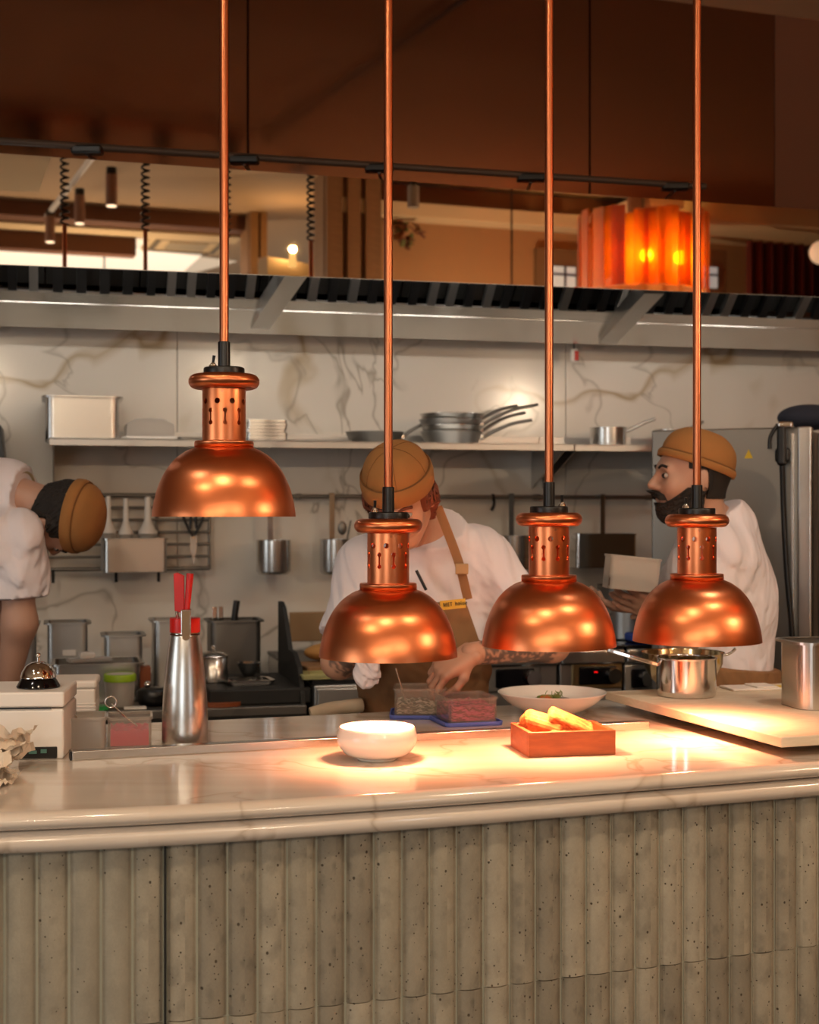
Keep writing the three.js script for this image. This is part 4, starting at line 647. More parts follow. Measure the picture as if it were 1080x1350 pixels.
function nets(f, lo, hi, c) {
  const n = [0, 1, 2].map((i) => Math.ceil((hi[i] - lo[i]) / c) + 1), [nx, ny, nz] = n, g = new Float32Array(nx * ny * nz), id = (i, j, k) => (k * ny + j) * nx + i;
  for (let k = 0; k < nz; k++) for (let j = 0; j < ny; j++) for (let i = 0; i < nx; i++) g[id(i, j, k)] = f(lo[0] + i * c, lo[1] + j * c, lo[2] + k * c);
  const vid = new Int32Array(nx * ny * nz).fill(-1), pos = [], idx = [];
  const co = [[0, 0, 0], [1, 0, 0], [0, 1, 0], [1, 1, 0], [0, 0, 1], [1, 0, 1], [0, 1, 1], [1, 1, 1]], ed = [[0, 1], [2, 3], [4, 5], [6, 7], [0, 2], [1, 3], [4, 6], [5, 7], [0, 4], [1, 5], [2, 6], [3, 7]];
  for (let k = 0; k < nz - 1; k++) for (let j = 0; j < ny - 1; j++) for (let i = 0; i < nx - 1; i++) {
    let m = 0; const v = co.map(([a, b, d], q) => { const t = g[id(i + a, j + b, k + d)]; if (t < 0) m |= 1 << q; return t; });
    if (m === 0 || m === 255) continue;
    let x = 0, y = 0, z = 0, cnt = 0;
    for (const [a, b] of ed) if ((v[a] < 0) !== (v[b] < 0)) { const t = v[a] / (v[a] - v[b]); x += co[a][0] + (co[b][0] - co[a][0]) * t; y += co[a][1] + (co[b][1] - co[a][1]) * t; z += co[a][2] + (co[b][2] - co[a][2]) * t; cnt++; }
    vid[id(i, j, k)] = pos.length / 3; pos.push(lo[0] + (i + x / cnt) * c, lo[1] + (j + y / cnt) * c, lo[2] + (k + z / cnt) * c);
  }
  const quad = (a, b, d, e, flip) => { if (a < 0 || b < 0 || d < 0 || e < 0) return; flip ? idx.push(a, d, b, b, d, e) : idx.push(a, b, d, b, e, d); };
  for (let k = 1; k < nz - 1; k++) for (let j = 1; j < ny - 1; j++) for (let i = 1; i < nx - 1; i++) {
    const s = g[id(i, j, k)] < 0;
    if (s !== g[id(i + 1, j, k)] < 0) quad(vid[id(i, j - 1, k - 1)], vid[id(i, j, k - 1)], vid[id(i, j - 1, k)], vid[id(i, j, k)], !s);
    if (s !== g[id(i, j + 1, k)] < 0) quad(vid[id(i - 1, j, k - 1)], vid[id(i, j, k - 1)], vid[id(i - 1, j, k)], vid[id(i, j, k)], s);
    if (s !== g[id(i, j, k + 1)] < 0) quad(vid[id(i - 1, j - 1, k)], vid[id(i, j - 1, k)], vid[id(i - 1, j, k)], vid[id(i, j, k)], !s);
  }
  const nor = new Float32Array(pos.length), e = c * 0.35;
  for (let q = 0; q < pos.length; q += 3) { const [x, y, z] = [pos[q], pos[q + 1], pos[q + 2]], a = f(x + e, y, z) - f(x - e, y, z), b = f(x, y + e, z) - f(x, y - e, z), d = f(x, y, z + e) - f(x, y, z - e), l = Math.hypot(a, b, d) || 1; nor[q] = a / l; nor[q + 1] = b / l; nor[q + 2] = d / l; }
  const geo = new THREE.BufferGeometry(); geo.setAttribute('position', new THREE.Float32BufferAttribute(pos, 3)); geo.setAttribute('normal', new THREE.BufferAttribute(nor, 3)); geo.setIndex(idx);
  geo.setAttribute('uv', new THREE.BufferAttribute(Float32Array.from({ length: pos.length / 3 * 2 }, (_, i) => { const q = i >> 1; return i & 1 ? pos[q * 3 + 1] : pos[q * 3] + pos[q * 3 + 2]; }), 2));
  return geo;
}
const bounds = (pts, r) => { const p = pts.map(A3); return [[0, 1, 2].map((i) => Math.min(...p.map((q) => q[i])) - r), [0, 1, 2].map((i) => Math.max(...p.map((q) => q[i])) + r)]; };
function tinted(g, fn) { const p = g.attributes.position, c = new Float32Array(p.count * 3); for (let i = 0; i < p.count; i++) { const k = fn(p.getX(i), p.getY(i), p.getZ(i)); c.set(k, i * 3); } g.setAttribute('color', new THREE.BufferAttribute(c, 3)); return g; }
const SKIN = [0.50, 0.27, 0.175], mixs = (a, b, t) => a.map((x, i) => x + (b[i] - x) * t);
function joinSkin(gs) { return mergeGeometries(gs.map((g) => { const h = g.index ? g.toNonIndexed() : g; for (const k of Object.keys(h.attributes)) if (!['position', 'normal', 'uv', 'color'].includes(k)) h.deleteAttribute(k); return h; })); }
const frame = (o, up, fwd) => { up = up.clone().normalize(); const rt = up.clone().cross(fwd).normalize(), fw = rt.clone().cross(up).normalize(); return new THREE.Matrix4().makeBasis(rt, up, fw).setPosition(o); };

// head in its own axes: y up, z where the face looks
const headField = (() => {
  const solid = uni([ell([0, 0.03, -0.012], [0.077, 0.09, 0.097]), ell([0, -0.04, 0.022], [0.060, 0.075, 0.066]), cap([-0.03, 0.018, 0.080], [0.03, 0.018, 0.080], 0.010), ell([0, -0.095, 0.060], [0.026, 0.022, 0.024]), cap([-0.05, -0.06, 0.0], [-0.02, -0.1, 0.05], 0.018), cap([0.05, -0.06, 0.0], [0.02, -0.1, 0.05], 0.018), ell([-0.035, -0.03, 0.062], [0.024, 0.022, 0.02]), ell([0.035, -0.03, 0.062], [0.024, 0.022, 0.02])], 0.03);
  const nose = uni([cap([0, 0.008, 0.090], [0, -0.026, 0.110], 0.007, 0.012), cap([-0.012, -0.032, 0.096], [0.012, -0.032, 0.096], 0.008)], 0.012), lips = uni([cap([-0.018, -0.057, 0.086], [0.018, -0.057, 0.086], 0.007), cap([-0.015, -0.066, 0.086], [0.015, -0.066, 0.086], 0.007)], 0.006);
  const ears = uni([ell([-0.079, -0.012, -0.008], [0.010, 0.031, 0.019]), ell([0.079, -0.012, -0.008], [0.010, 0.031, 0.019])], 0.01), neck = cap([0, -0.05, -0.03], [0, -0.17, -0.05], 0.054, 0.06);
  return (x, y, z) => { let d = smin(solid(x, y, z), nose(x, y, z), 0.012); d = smin(d, lips(x, y, z), 0.008); for (const s of [-1, 1]) { const e = Math.hypot(x - s * 0.031, y - 0.0, z - 0.094) - 0.015; d = -smin(-d, e, 0.012); } d = smin(d, ears(x, y, z), 0.008); return smin(d, neck(x, y, z), 0.03); };
})();
const headBase = nets(headField, [-0.1, -0.2, -0.13], [0.1, 0.14, 0.14], 0.0045);
const eyeGeo = (s) => at(new THREE.SphereGeometry(0.0125, 16, 12).scale(1, 0.62, 1), s * 0.031, 0.0, 0.0775), irisGeo = (s) => at(new THREE.SphereGeometry(0.0082, 12, 10).scale(1, 0.86, 1), s * 0.031, 0.0, 0.0836);
const browGeo = join([-1, 1].map((s) => tube([[s * 0.014, 0.021, 0.094], [s * 0.03, 0.027, 0.091], [s * 0.047, 0.022, 0.079]], 0.0042, 10, 6)));
function headParts(person, mat, base, hairMat, tone) {
  const m = mat.clone().premultiply(new THREE.Matrix4().makeTranslation(-base.x, -base.y, -base.z));
  const skin = tinted(headBase.clone().applyMatrix4(mat), () => tone);
  for (const s of [-1, 1]) { const e = part('eye', eyeGeo(s).applyMatrix4(m), M.eyeWhite, person); part('iris', irisGeo(s).applyMatrix4(m), M.iris, e); }
  part('eyebrows', browGeo.clone().applyMatrix4(m), hairMat, person);
  return { skin, m };
}
function beanie(person, m, tilt, { cuff = 0.044, height = 0.098, y = 0.03, knit = false } = {}) {
  const T = new THREE.Matrix4().makeTranslation(0, y, -0.012).multiply(new THREE.Matrix4().makeRotationX(tilt)).multiply(new THREE.Matrix4().makeScale(knit ? 0.85 : 0.90, 1, knit ? 1.05 : 1.10)), q = m.clone().multiply(T), R = 0.097;
  const g = lathe([[R - 0.006, -0.004], ...spline([[R, 0.002], [R * 1.0, 0.035], [R * 0.86, height * 0.68], [R * 0.5, height * 0.94], [0, height]], 26)], 56), p = g.attributes.position;
  const hat = part('hat', g.applyMatrix4(q), M.hat, person, 'brown brimless cap with a rolled cuff');
  part('cuff', lathe([[R + 0.000, -0.006], [R + 0.007, -0.005], [R + 0.009, cuff * 0.5], [R + 0.006, cuff], [R - 0.004, cuff + 0.002], [R - 0.004, 0], [R, -0.006]], 56).applyMatrix4(q), M.hat, hat);
  part('cuff_edge', new THREE.TorusGeometry(R + 0.003, 0.0016, 6, 64).rotateX(Math.PI / 2).translate(0, cuff + 0.002, 0).applyMatrix4(q), M.hatSeam, hat);
  if (!knit) for (let k = 0; k < 6; k++) { const a = k * Math.PI / 3 + 0.3, pr = spline([[R * 1.0, 0.04], [R * 0.865, height * 0.69], [R * 0.5, height * 0.95], [0.004, height + 0.001]], 8); part('seam', tube(pr.map(([r, yy]) => [r * Math.cos(a), yy, r * Math.sin(a)]), 0.0006, 12, 4).applyMatrix4(q), M.hatSeam, hat); }
  if (!knit) part('button', sph(0.006, 0, height, 0, 10).applyMatrix4(q), M.hatSeam, hat);
}
// hand in its own axes: wrist at the origin, y along the fingers, z out of the palm, x to the thumb
function handGeo(curl, thumb, spread = 1) {
  const parts = [ell([0, 0.05, 0], [0.040, 0.05, 0.017]), cap([-0.018, 0, 0], [0.018, 0, 0], 0.02)], xs = [-0.031, -0.010, 0.011, 0.031], ln = [[0.030, 0.021, 0.017], [0.038, 0.026, 0.019], [0.041, 0.028, 0.020], [0.037, 0.025, 0.019]], pts = [[0, 0, 0]], kn = [0.083, 0.092, 0.094, 0.088];
  const palm = [], fingers = [];
  xs.forEach((x, i) => {
    palm.push(cap([x * 0.6, 0.02, 0], [x, kn[i], -0.001], 0.015, 0.0112));
    let p = [x, kn[i], -0.001], a = 0, r = [0.0098, 0.0090, 0.0082, 0.0072], fan = x * 2.2 * spread; const seg = [];
    ln[i].forEach((l, j) => { a += (Array.isArray(curl[i]) ? curl[i][j] : curl[i]); const q = [p[0] + Math.sin(fan) * l * Math.cos(a), p[1] + Math.cos(a) * l, p[2] + Math.sin(a) * l]; seg.push(cap(p, q, r[j], r[j + 1])); p = q; pts.push(q); });
    fingers.push(uni(seg, 0.004));
  });
  const th = uni([cap([0.022, 0.024, 0.006], thumb[0], 0.0145, 0.0115), cap(thumb[0], thumb[1], 0.011, 0.0098), cap(thumb[1], thumb[2], 0.0098, 0.0082)], 0.005); pts.push(...thumb);
  const pf = uni([...parts, ...palm], 0.012);
  const f = (x, y, z) => { let d = pf(x, y, z), e = 1e9; for (const g of fingers) e = Math.min(e, g(x, y, z)); d = smin(d, e, 0.006); return smin(d, th(x, y, z), 0.010); };
  const [lo, hi] = bounds([...pts, [-0.045, -0.02, -0.02], [0.045, 0.1, 0.03]], 0.02); return nets(f, lo, hi, 0.003);
}
const folds = (x, y, z, s, a) => (fbm(x * 2.2 + y * 0.8 + 9, y * 1.6 + z * 2.1 + 9, 8, 3, s) - 0.5) * a;
const mid = (a, b, t) => a.clone().lerp(b, t);
function person(label, base) { return thing('person', label, 'person', base, 0); }
function dress(name, f, lo, hi, c, mat, p, lab) { return part(name, nets(f, lo, hi, c).translate(-p.position.x, -p.position.y, -p.position.z), mat, p, lab); }
const half = (o, n) => { n = n.clone().normalize(); return (x, y, z) => (x - o.x) * n.x + (y - o.y) * n.y + (z - o.z) * n.z; };   // negative behind the plane

function legs(p, hip, w, foot, yaw) { // trousers and shoes, feet on the floor
  const b = p.position, side = V3(Math.cos(yaw), 0, -Math.sin(yaw)), fw = V3(Math.sin(yaw), 0, Math.cos(yaw)), fs = [];
  const shoes = [];
  for (const s of [-1, 1]) { const h = hip.clone().addScaledVector(side, s * w * 0.5), k = V3(foot.x, 0.48, foot.z).addScaledVector(side, s * w * 0.55).addScaledVector(fw, 0.03), a = V3(foot.x, 0.09, foot.z).addScaledVector(side, s * w * 0.6); fs.push(cap(h, k, 0.088, 0.065), cap(k, a, 0.064, 0.05)); shoes.push(cap(a.clone().setY(0.045), a.clone().setY(0.04).addScaledVector(fw, 0.15), 0.045, 0.038)); }
  const f = uni(fs, 0.04), [lo, hi] = bounds([hip.clone().addScaledVector(side, 0.2), hip.clone().addScaledVector(side, -0.2), V3(foot.x - 0.2, 0.05, foot.z - 0.2), V3(foot.x + 0.2, 0.05, foot.z + 0.2)], 0.1);
  dress('trousers', f, lo, hi, 0.016, M.trousers, p);
  dress('shoes', (x, y, z) => Math.max(uni(shoes, 0.01)(x, y, z), -y), [lo[0], -0.02, lo[2] - 0.1], [hi[0], 0.16, hi[2] + 0.1], 0.012, M.black, p);
}

// ---- the cook in the middle, stooping over the worktop
{
  const T = 3.86, neckB = P(566, 716, T - 0.02), shL = P(486, 752, T), shR = P(632, 742, T), chest = P(556, 830, T + 0.02), waist = P(560, 960, T + 0.06), hip = P(560, 1070, T + 0.10);
  const p = person('stooping cook in brown cap, pink lit white shirt and tan apron, with tattooed forearms', V3(hip.x, 0, hip.z));
  const headC = P(527, 655, 3.66), hm = frame(headC, V3(-0.17, 0.80, 0.58), V3(-0.12, -0.62, 0.78));
  const { skin: head, m } = headParts(p, hm, p.position, M.hairBrown, SKIN);
  beanie(p, m, -0.06, { cuff: 0.040, height: 0.105, y: 0.034 });
  const elR = P(728, 850, 3.76), wrR = P(621, 862, 3.58), elL = P(447, 872, 3.72), wrL = P(494, 846, 3.62);
  const arms = [cap(shR, elR, 0.052, 0.042), cap(elR, wrR, 0.043, 0.029), cap(shL, elL, 0.052, 0.042), cap(elL, wrL, 0.043, 0.029)];
  const torso = uni([cap(neckB, chest, 0.075, 0.13), ell(chest, [0.175, 0.19, 0.115]), cap(chest, waist, 0.125, 0.12), cap(shL, shR, 0.065), ell(waist, [0.165, 0.16, 0.115]), ell(hip, [0.17, 0.14, 0.12])], 0.09);
  const neck = cap(hm.elements.length ? V3(0, -0.08, -0.04).applyMatrix4(hm) : 0, neckB, 0.055, 0.062);
  const bodyF = uni([torso, neck, ...arms], 0.03), [lo, hi] = bounds([shL, shR, hip, elR, elL, wrR, wrL, neckB], 0.16);
  const tat = (x, y, z) => { const q = V3(x, y, z), on = (a, b) => { const ab = b.clone().sub(a), t = q.clone().sub(a).dot(ab) / ab.lengthSq(); return t > 0.1 && t < 0.93 && q.distanceTo(a.clone().addScaledVector(ab, t)) < 0.06; };
    if (!on(elR, wrR) && !on(elL, wrL)) return SKIN; const n = fbm(x * 2.1 + 5, y * 2.6 + z * 1.3 + 5, 16, 4, 501), w = Math.abs(Math.sin((n * 11 + x * 20) * 2.0)); return mixs(SKIN, [0.045, 0.040, 0.038], w > 0.45 ? 0.82 : 0.12); };
  const hR = handGeo([[0.75, 0.7, 0.5], [0.7, 0.65, 0.5], [0.65, 0.55, 0.35], [0.6, 0.4, 0.25]], [[0.045, 0.05, 0.02], [0.048, 0.078, 0.035], [0.036, 0.105, 0.045]]).applyMatrix4(frame(wrR, V3(-0.80, -0.42, 0.22), V3(0.30, -0.75, -0.55)));
  const hL = handGeo([[0.6, 0.8, 0.5], [0.6, 0.8, 0.5], [0.5, 0.7, 0.5], [0.4, 0.6, 0.4]], [[0.045, 0.05, 0.022], [0.045, 0.075, 0.04], [0.03, 0.095, 0.05]]).applyMatrix4(frame(wrL, V3(0.75, 0.25, 0.35), V3(0.2, -0.5, -0.6)));
  const body = joinSkin([tinted(nets(bodyF, lo, hi, 0.009), tat), head, tinted(hR, () => SKIN), tinted(hL, () => SKIN)]); body.translate(-p.position.x, -p.position.y, -p.position.z);
  part('body', body, M.skin, p);
  const slR = mid(shR, elR, 0.78), slL = mid(shL, elL, 0.74), cutR = half(slR, elR.clone().sub(shR)), cutL = half(slL, elL.clone().sub(shL));
  const sleeveR = cap(shR, mid(shR, elR, 1), 0.078, 0.074), sleeveL = cap(shL, mid(shL, elL, 1), 0.078, 0.074), tor = uni([torso, cap(neckB, P(568, 700, T - 0.05), 0.08, 0.07)], 0.04);
  const shirtF = (x, y, z) => { const f = folds(x, y, z, 601, 0.030); const a = Math.max(sleeveR(x, y, z) + f, cutR(x, y, z)), b = Math.max(sleeveL(x, y, z) + f, cutL(x, y, z)); let d = smin(tor(x, y, z) - 0.018 + f * 0.6, a, 0.05); d = smin(d, b, 0.05); d = Math.max(d, half(P(562, 692, T - 0.05), V3(-0.12, 0.75, 0.6))(x, y, z)); return Math.max(d, hip.y - 0.06 - y); };
  dress('shirt', shirtF, lo, hi, 0.009, M.shirt, p, 'white short sleeved chef shirt');
  const ap = (x, y, z) => { const X = x - chest.x, top = chest.y + 0.085, w = y > chest.y - 0.02 ? 0.115 + (top - y) * 0.35 : 0.16 + 0.05 * Math.min(1, (chest.y - y) * 6); return Math.max(tor(x, y, z) - 0.030 + folds(x, y, z, 611, 0.012), Math.abs(X) - w, y - top, 0.45 - y, (z - chest.z) < 0.03 ? 0.03 - (z - chest.z) : -1); };
  dress('apron', ap, [lo[0], 0.42, lo[2]], hi, 0.009, M.apron, p, 'tan canvas apron');
  const off = (q) => q.clone().sub(p.position), st = [P(577, 668, 3.70), P(592, 706, 3.700), P(606, 745, 3.697), P(617, 790, 3.715)];
  const strap = (pts, w, name) => { const c = new THREE.CatmullRomCurve3(pts.map(off)), g = new THREE.BufferGeometry(), pos = [], idx = []; for (let i = 0; i <= 20; i++) { const q = c.getPoint(i / 20), tg = c.getTangent(i / 20), s = tg.clone().cross(V3(0, 0, 1)).normalize().multiplyScalar(w / 2); for (const [k, dz] of [[1, 0.004], [-1, 0.004], [-1, 0], [1, 0]]) pos.push(q.x + s.x * k, q.y + s.y * k, q.z + dz); if (i < 20) for (let j = 0; j < 4; j++) { const a = i * 4 + j, b = i * 4 + (j + 1) % 4; idx.push(a, b, a + 4, b, b + 4, a + 4); } } g.setAttribute('position', new THREE.Float32BufferAttribute(pos, 3)); g.setIndex(idx); g.computeVertexNormals(); return part(name, g, M.apron, p); };
  const s1 = strap(st, 0.024, 'apron_strap'); const bk = off(P(609, 750, 3.690)); part('buckle', rbox(0.034, 0.028, 0.008, 0.003, bk.x, bk.y, bk.z + 0.004), std(0xa9855a, 0.5), s1);
  const tg = off(P(597, 796, 3.690)); const tagM = part('name_tag', rbox(0.066, 0.024, 0.003, 0.001, 0, 0, 0).rotateZ(0.10).translate(tg.x, tg.y, tg.z + 0.022), std(0xd8ab3c, 0.5), p, 'yellow name tag with dark lettering'); 
  const font = await new FontLoader().loadAsync('fonts/droid/droid_sans_bold.typeface.json');
  const shp = font.generateShapes('MET  hoiue', 0.010); part('lettering', new THREE.ExtrudeGeometry(shp, { depth: 0.0006, bevelEnabled: false, curveSegments: 3 }).translate(-0.030, -0.004, 0).scale(0.86, 1, 1).rotateZ(0.10).translate(tg.x, tg.y, tg.z + 0.0237), M.black, tagM);
  const pn = P(555, 765, 3.695); part('pen', rod(off(P(549, 752, 3.705)), off(P(562, 778, 3.700)), 0.0042), M.black, p);
  // hair below the cap
  const hairF = (x, y, z) => { const d = headField(x, y, z) - 0.012 + (fbm(x * 30 + 5, y * 12 + z * 30 + 5, 8, 2, 71) - 0.5) * 0.012; return Math.max(d, y - 0.05, z - 0.045 + (y < -0.02 ? 0.05 : 0), -0.085 - y, 0.03 - Math.abs(x) * 0.6 - (z < 0 ? 0.2 : 0)); };
  part('hair', nets(hairF, [-0.11, -0.12, -0.14], [0.11, 0.08, 0.1], 0.005).applyMatrix4(m), M.hairBrown, p);
  const ear = V3(0.086, -0.03, 0.0).applyMatrix4(m); 
  const tw = part('side_towel', nets((x, y, z) => { const f = folds(x * 2, y * 2, z * 2, 77, 0.05); return ell(P(484, 880, 3.60), [0.034, 0.055, 0.018])(x, y, z) + f * 0.6; }, A3(P(450, 925, 3.68)), A3(P(520, 840, 3.50)), 0.004).translate(-p.position.x, -p.position.y, -p.position.z), M.shirt, p, 'white cloth held in the hand');
  legs(p, hip, 0.2, V3(hip.x, 0, hip.z), 0);
}
// ---- the bearded cook in profile
{
  const T = 4.15, headC = P(912, 628, 4.06), hm = frame(headC, V3(0.02, 1, 0.02), V3(-0.97, -0.12, 0.10)).multiply(new THREE.Matrix4().makeScale(1.06, 1.06, 1.06));
  const neckB = P(948, 700, T), shN = P(952, 735, T - 0.10), shF = P(945, 730, T + 0.17), chest = P(945, 800, T + 0.02), waist = P(945, 905, T + 0.02), hip = P(948, 990, T + 0.02);
  const p = person('bearded cook in brown cap and white shirt holding a white container', V3(hip.x, 0, hip.z));
  const tone = [0.42, 0.235, 0.16], { skin: head, m } = headParts(p, hm, p.position, M.hairDark, tone);
  beanie(p, m, -0.30, { cuff: 0.014, height: 0.098, y: 0.030, knit: true });
  const elN = P(900, 845, T - 0.16), wrN = P(882, 800, T - 0.08), elF = P(895, 850, T + 0.2), wrF = P(850, 800, T + 0.08);
  const yawM = new THREE.Matrix4().makeRotationY(-0.35);
  const torso = uni([cap(neckB, chest, 0.07, 0.115), ell(chest, [0.115, 0.17, 0.165], yawM), cap(chest, waist, 0.12, 0.11), cap(shN, shF, 0.062), ell(waist, [0.115, 0.15, 0.155], yawM), ell(hip, [0.12, 0.13, 0.16], yawM)], 0.09);
  const arms = [cap(shN, elN, 0.05, 0.041), cap(elN, wrN, 0.042, 0.028), cap(shF, elF, 0.05, 0.041), cap(elF, wrF, 0.042, 0.028)];
  const neck = cap(V3(0, -0.08, -0.03).applyMatrix4(hm), neckB, 0.055, 0.062), bodyF = uni([torso, neck, ...arms], 0.03), [lo, hi] = bounds([shN, shF, hip, elN, elF, wrN, wrF, neckB, P(1010, 800, T)], 0.15);
  const hN = handGeo([[0.35, 0.35, 0.3], [0.3, 0.35, 0.3], [0.3, 0.3, 0.25], [0.25, 0.3, 0.25]], [[0.052, 0.045, 0.016], [0.066, 0.072, 0.022], [0.070, 0.10, 0.02]], 1.4).applyMatrix4(frame(wrN, V3(-0.95, 0.12, -0.2), V3(-0.1, 0.55, -0.8)));
  const hF = handGeo([0.4, 0.4, 0.4, 0.35], [[0.05, 0.045, 0.02], [0.06, 0.07, 0.03], [0.055, 0.095, 0.035]]).applyMatrix4(frame(wrF, V3(-0.95, 0.0, -0.2), V3(0, 1, 0)));
  part('body', joinSkin([tinted(nets(bodyF, lo, hi, 0.009), () => tone), head, tinted(hN, () => tone), tinted(hF, () => tone)]).translate(-p.position.x, -p.position.y, -p.position.z), M.skin, p);
  const cN = half(mid(shN, elN, 0.72), elN.clone().sub(shN)), cF = half(mid(shF, elF, 0.72), elF.clone().sub(shF)), sN = cap(shN, elN, 0.078, 0.074), sF = cap(shF, elF, 0.078, 0.074), tor = uni([torso, cap(neckB, P(938, 682, T - 0.02), 0.075, 0.066)], 0.04);
  const shirtF = (x, y, z) => { const f = folds(x, y, z, 621, 0.034); let d = smin(tor(x, y, z) - 0.026 + f * 0.7, Math.max(sN(x, y, z) + f, cN(x, y, z)), 0.05); d = smin(d, Math.max(sF(x, y, z) + f, cF(x, y, z)), 0.05); d = Math.max(d, half(P(940, 676, T), V3(-0.5, 0.85, 0.1))(x, y, z)); return Math.max(d, hip.y - 0.1 - y); };
  dress('shirt', shirtF, lo, hi, 0.009, M.shirt, p, 'white short sleeved chef shirt');
  dress('apron_tie', (x, y, z) => Math.max(tor(x, y, z) - 0.040 + folds(x, y, z, 631, 0.02), Math.abs(y - (EYE - 212 / F * T) + (x - waist.x) * 0.12) - 0.03), lo, hi, 0.009, M.apron, p, 'brown apron band tied at the waist');
  // beard, moustache and short hair
  const beard = (x, y, z) => { const d = headField(x, y, z) - 0.007 + (fbm(x * 40 + 5, y * 30 + z * 30 + 5, 8, 2, 73) - 0.5) * 0.006; const jaw = Math.max(y + 0.035 + (z < 0.02 ? 0 : 0.0) + clamp((z - 0.04) / 0.05) * 0.028, -0.125 - y, -0.02 - z, 0); const mouth = 0.016 - Math.hypot(x * 0.8, y + 0.062, (z - 0.09) * 0.6); const j = Math.max(d, y + 0.03 + clamp((z - 0.03) / 0.05) * 0.042, -0.13 - y, -0.015 - z, mouth); const mo = Math.max(d - 0.002, Math.abs(y + 0.047 + Math.abs(x) * 0.35) - 0.008, Math.abs(x) - 0.034, 0.06 - z); return Math.min(j, mo); };
  part('beard', nets(beard, [-0.09, -0.135, -0.03], [0.09, 0.0, 0.13], 0.0035).applyMatrix4(m), M.hairDark, p, 'dark full beard and moustache');
  part('hair', nets((x, y, z) => Math.max(headField(x, y, z) - 0.005, y - 0.05, z - 0.03, -0.06 - y, z > -0.02 && y < 0.02 ? 0.1 : -1, z > 0 ? 0.0 - y : -1), [-0.1, -0.08, -0.13], [0.1, 0.07, 0.06], 0.005).applyMatrix4(m), M.hairDark, p);
  legs(p, hip, 0.18, V3(hip.x, 0, hip.z), -1.2);
  const c = P(834, 757, T - 0.13), t = thing('white_container', 'white plastic container of dark food held by the bearded cook', 'container', c.clone().add(V3(0, -0.047, -0.05)), 0.05);
  t.rotation.z = -0.10; part('vessel', pan(0.145, 0.10, 0.094, 0.0025, 0.014, 0.003), M.frosted, t); part('contents', rbox(0.138, 0.034, 0.094, 0.006, -0.002, 0.02, 0), std(0x3a2c20, 0.8), t);
}
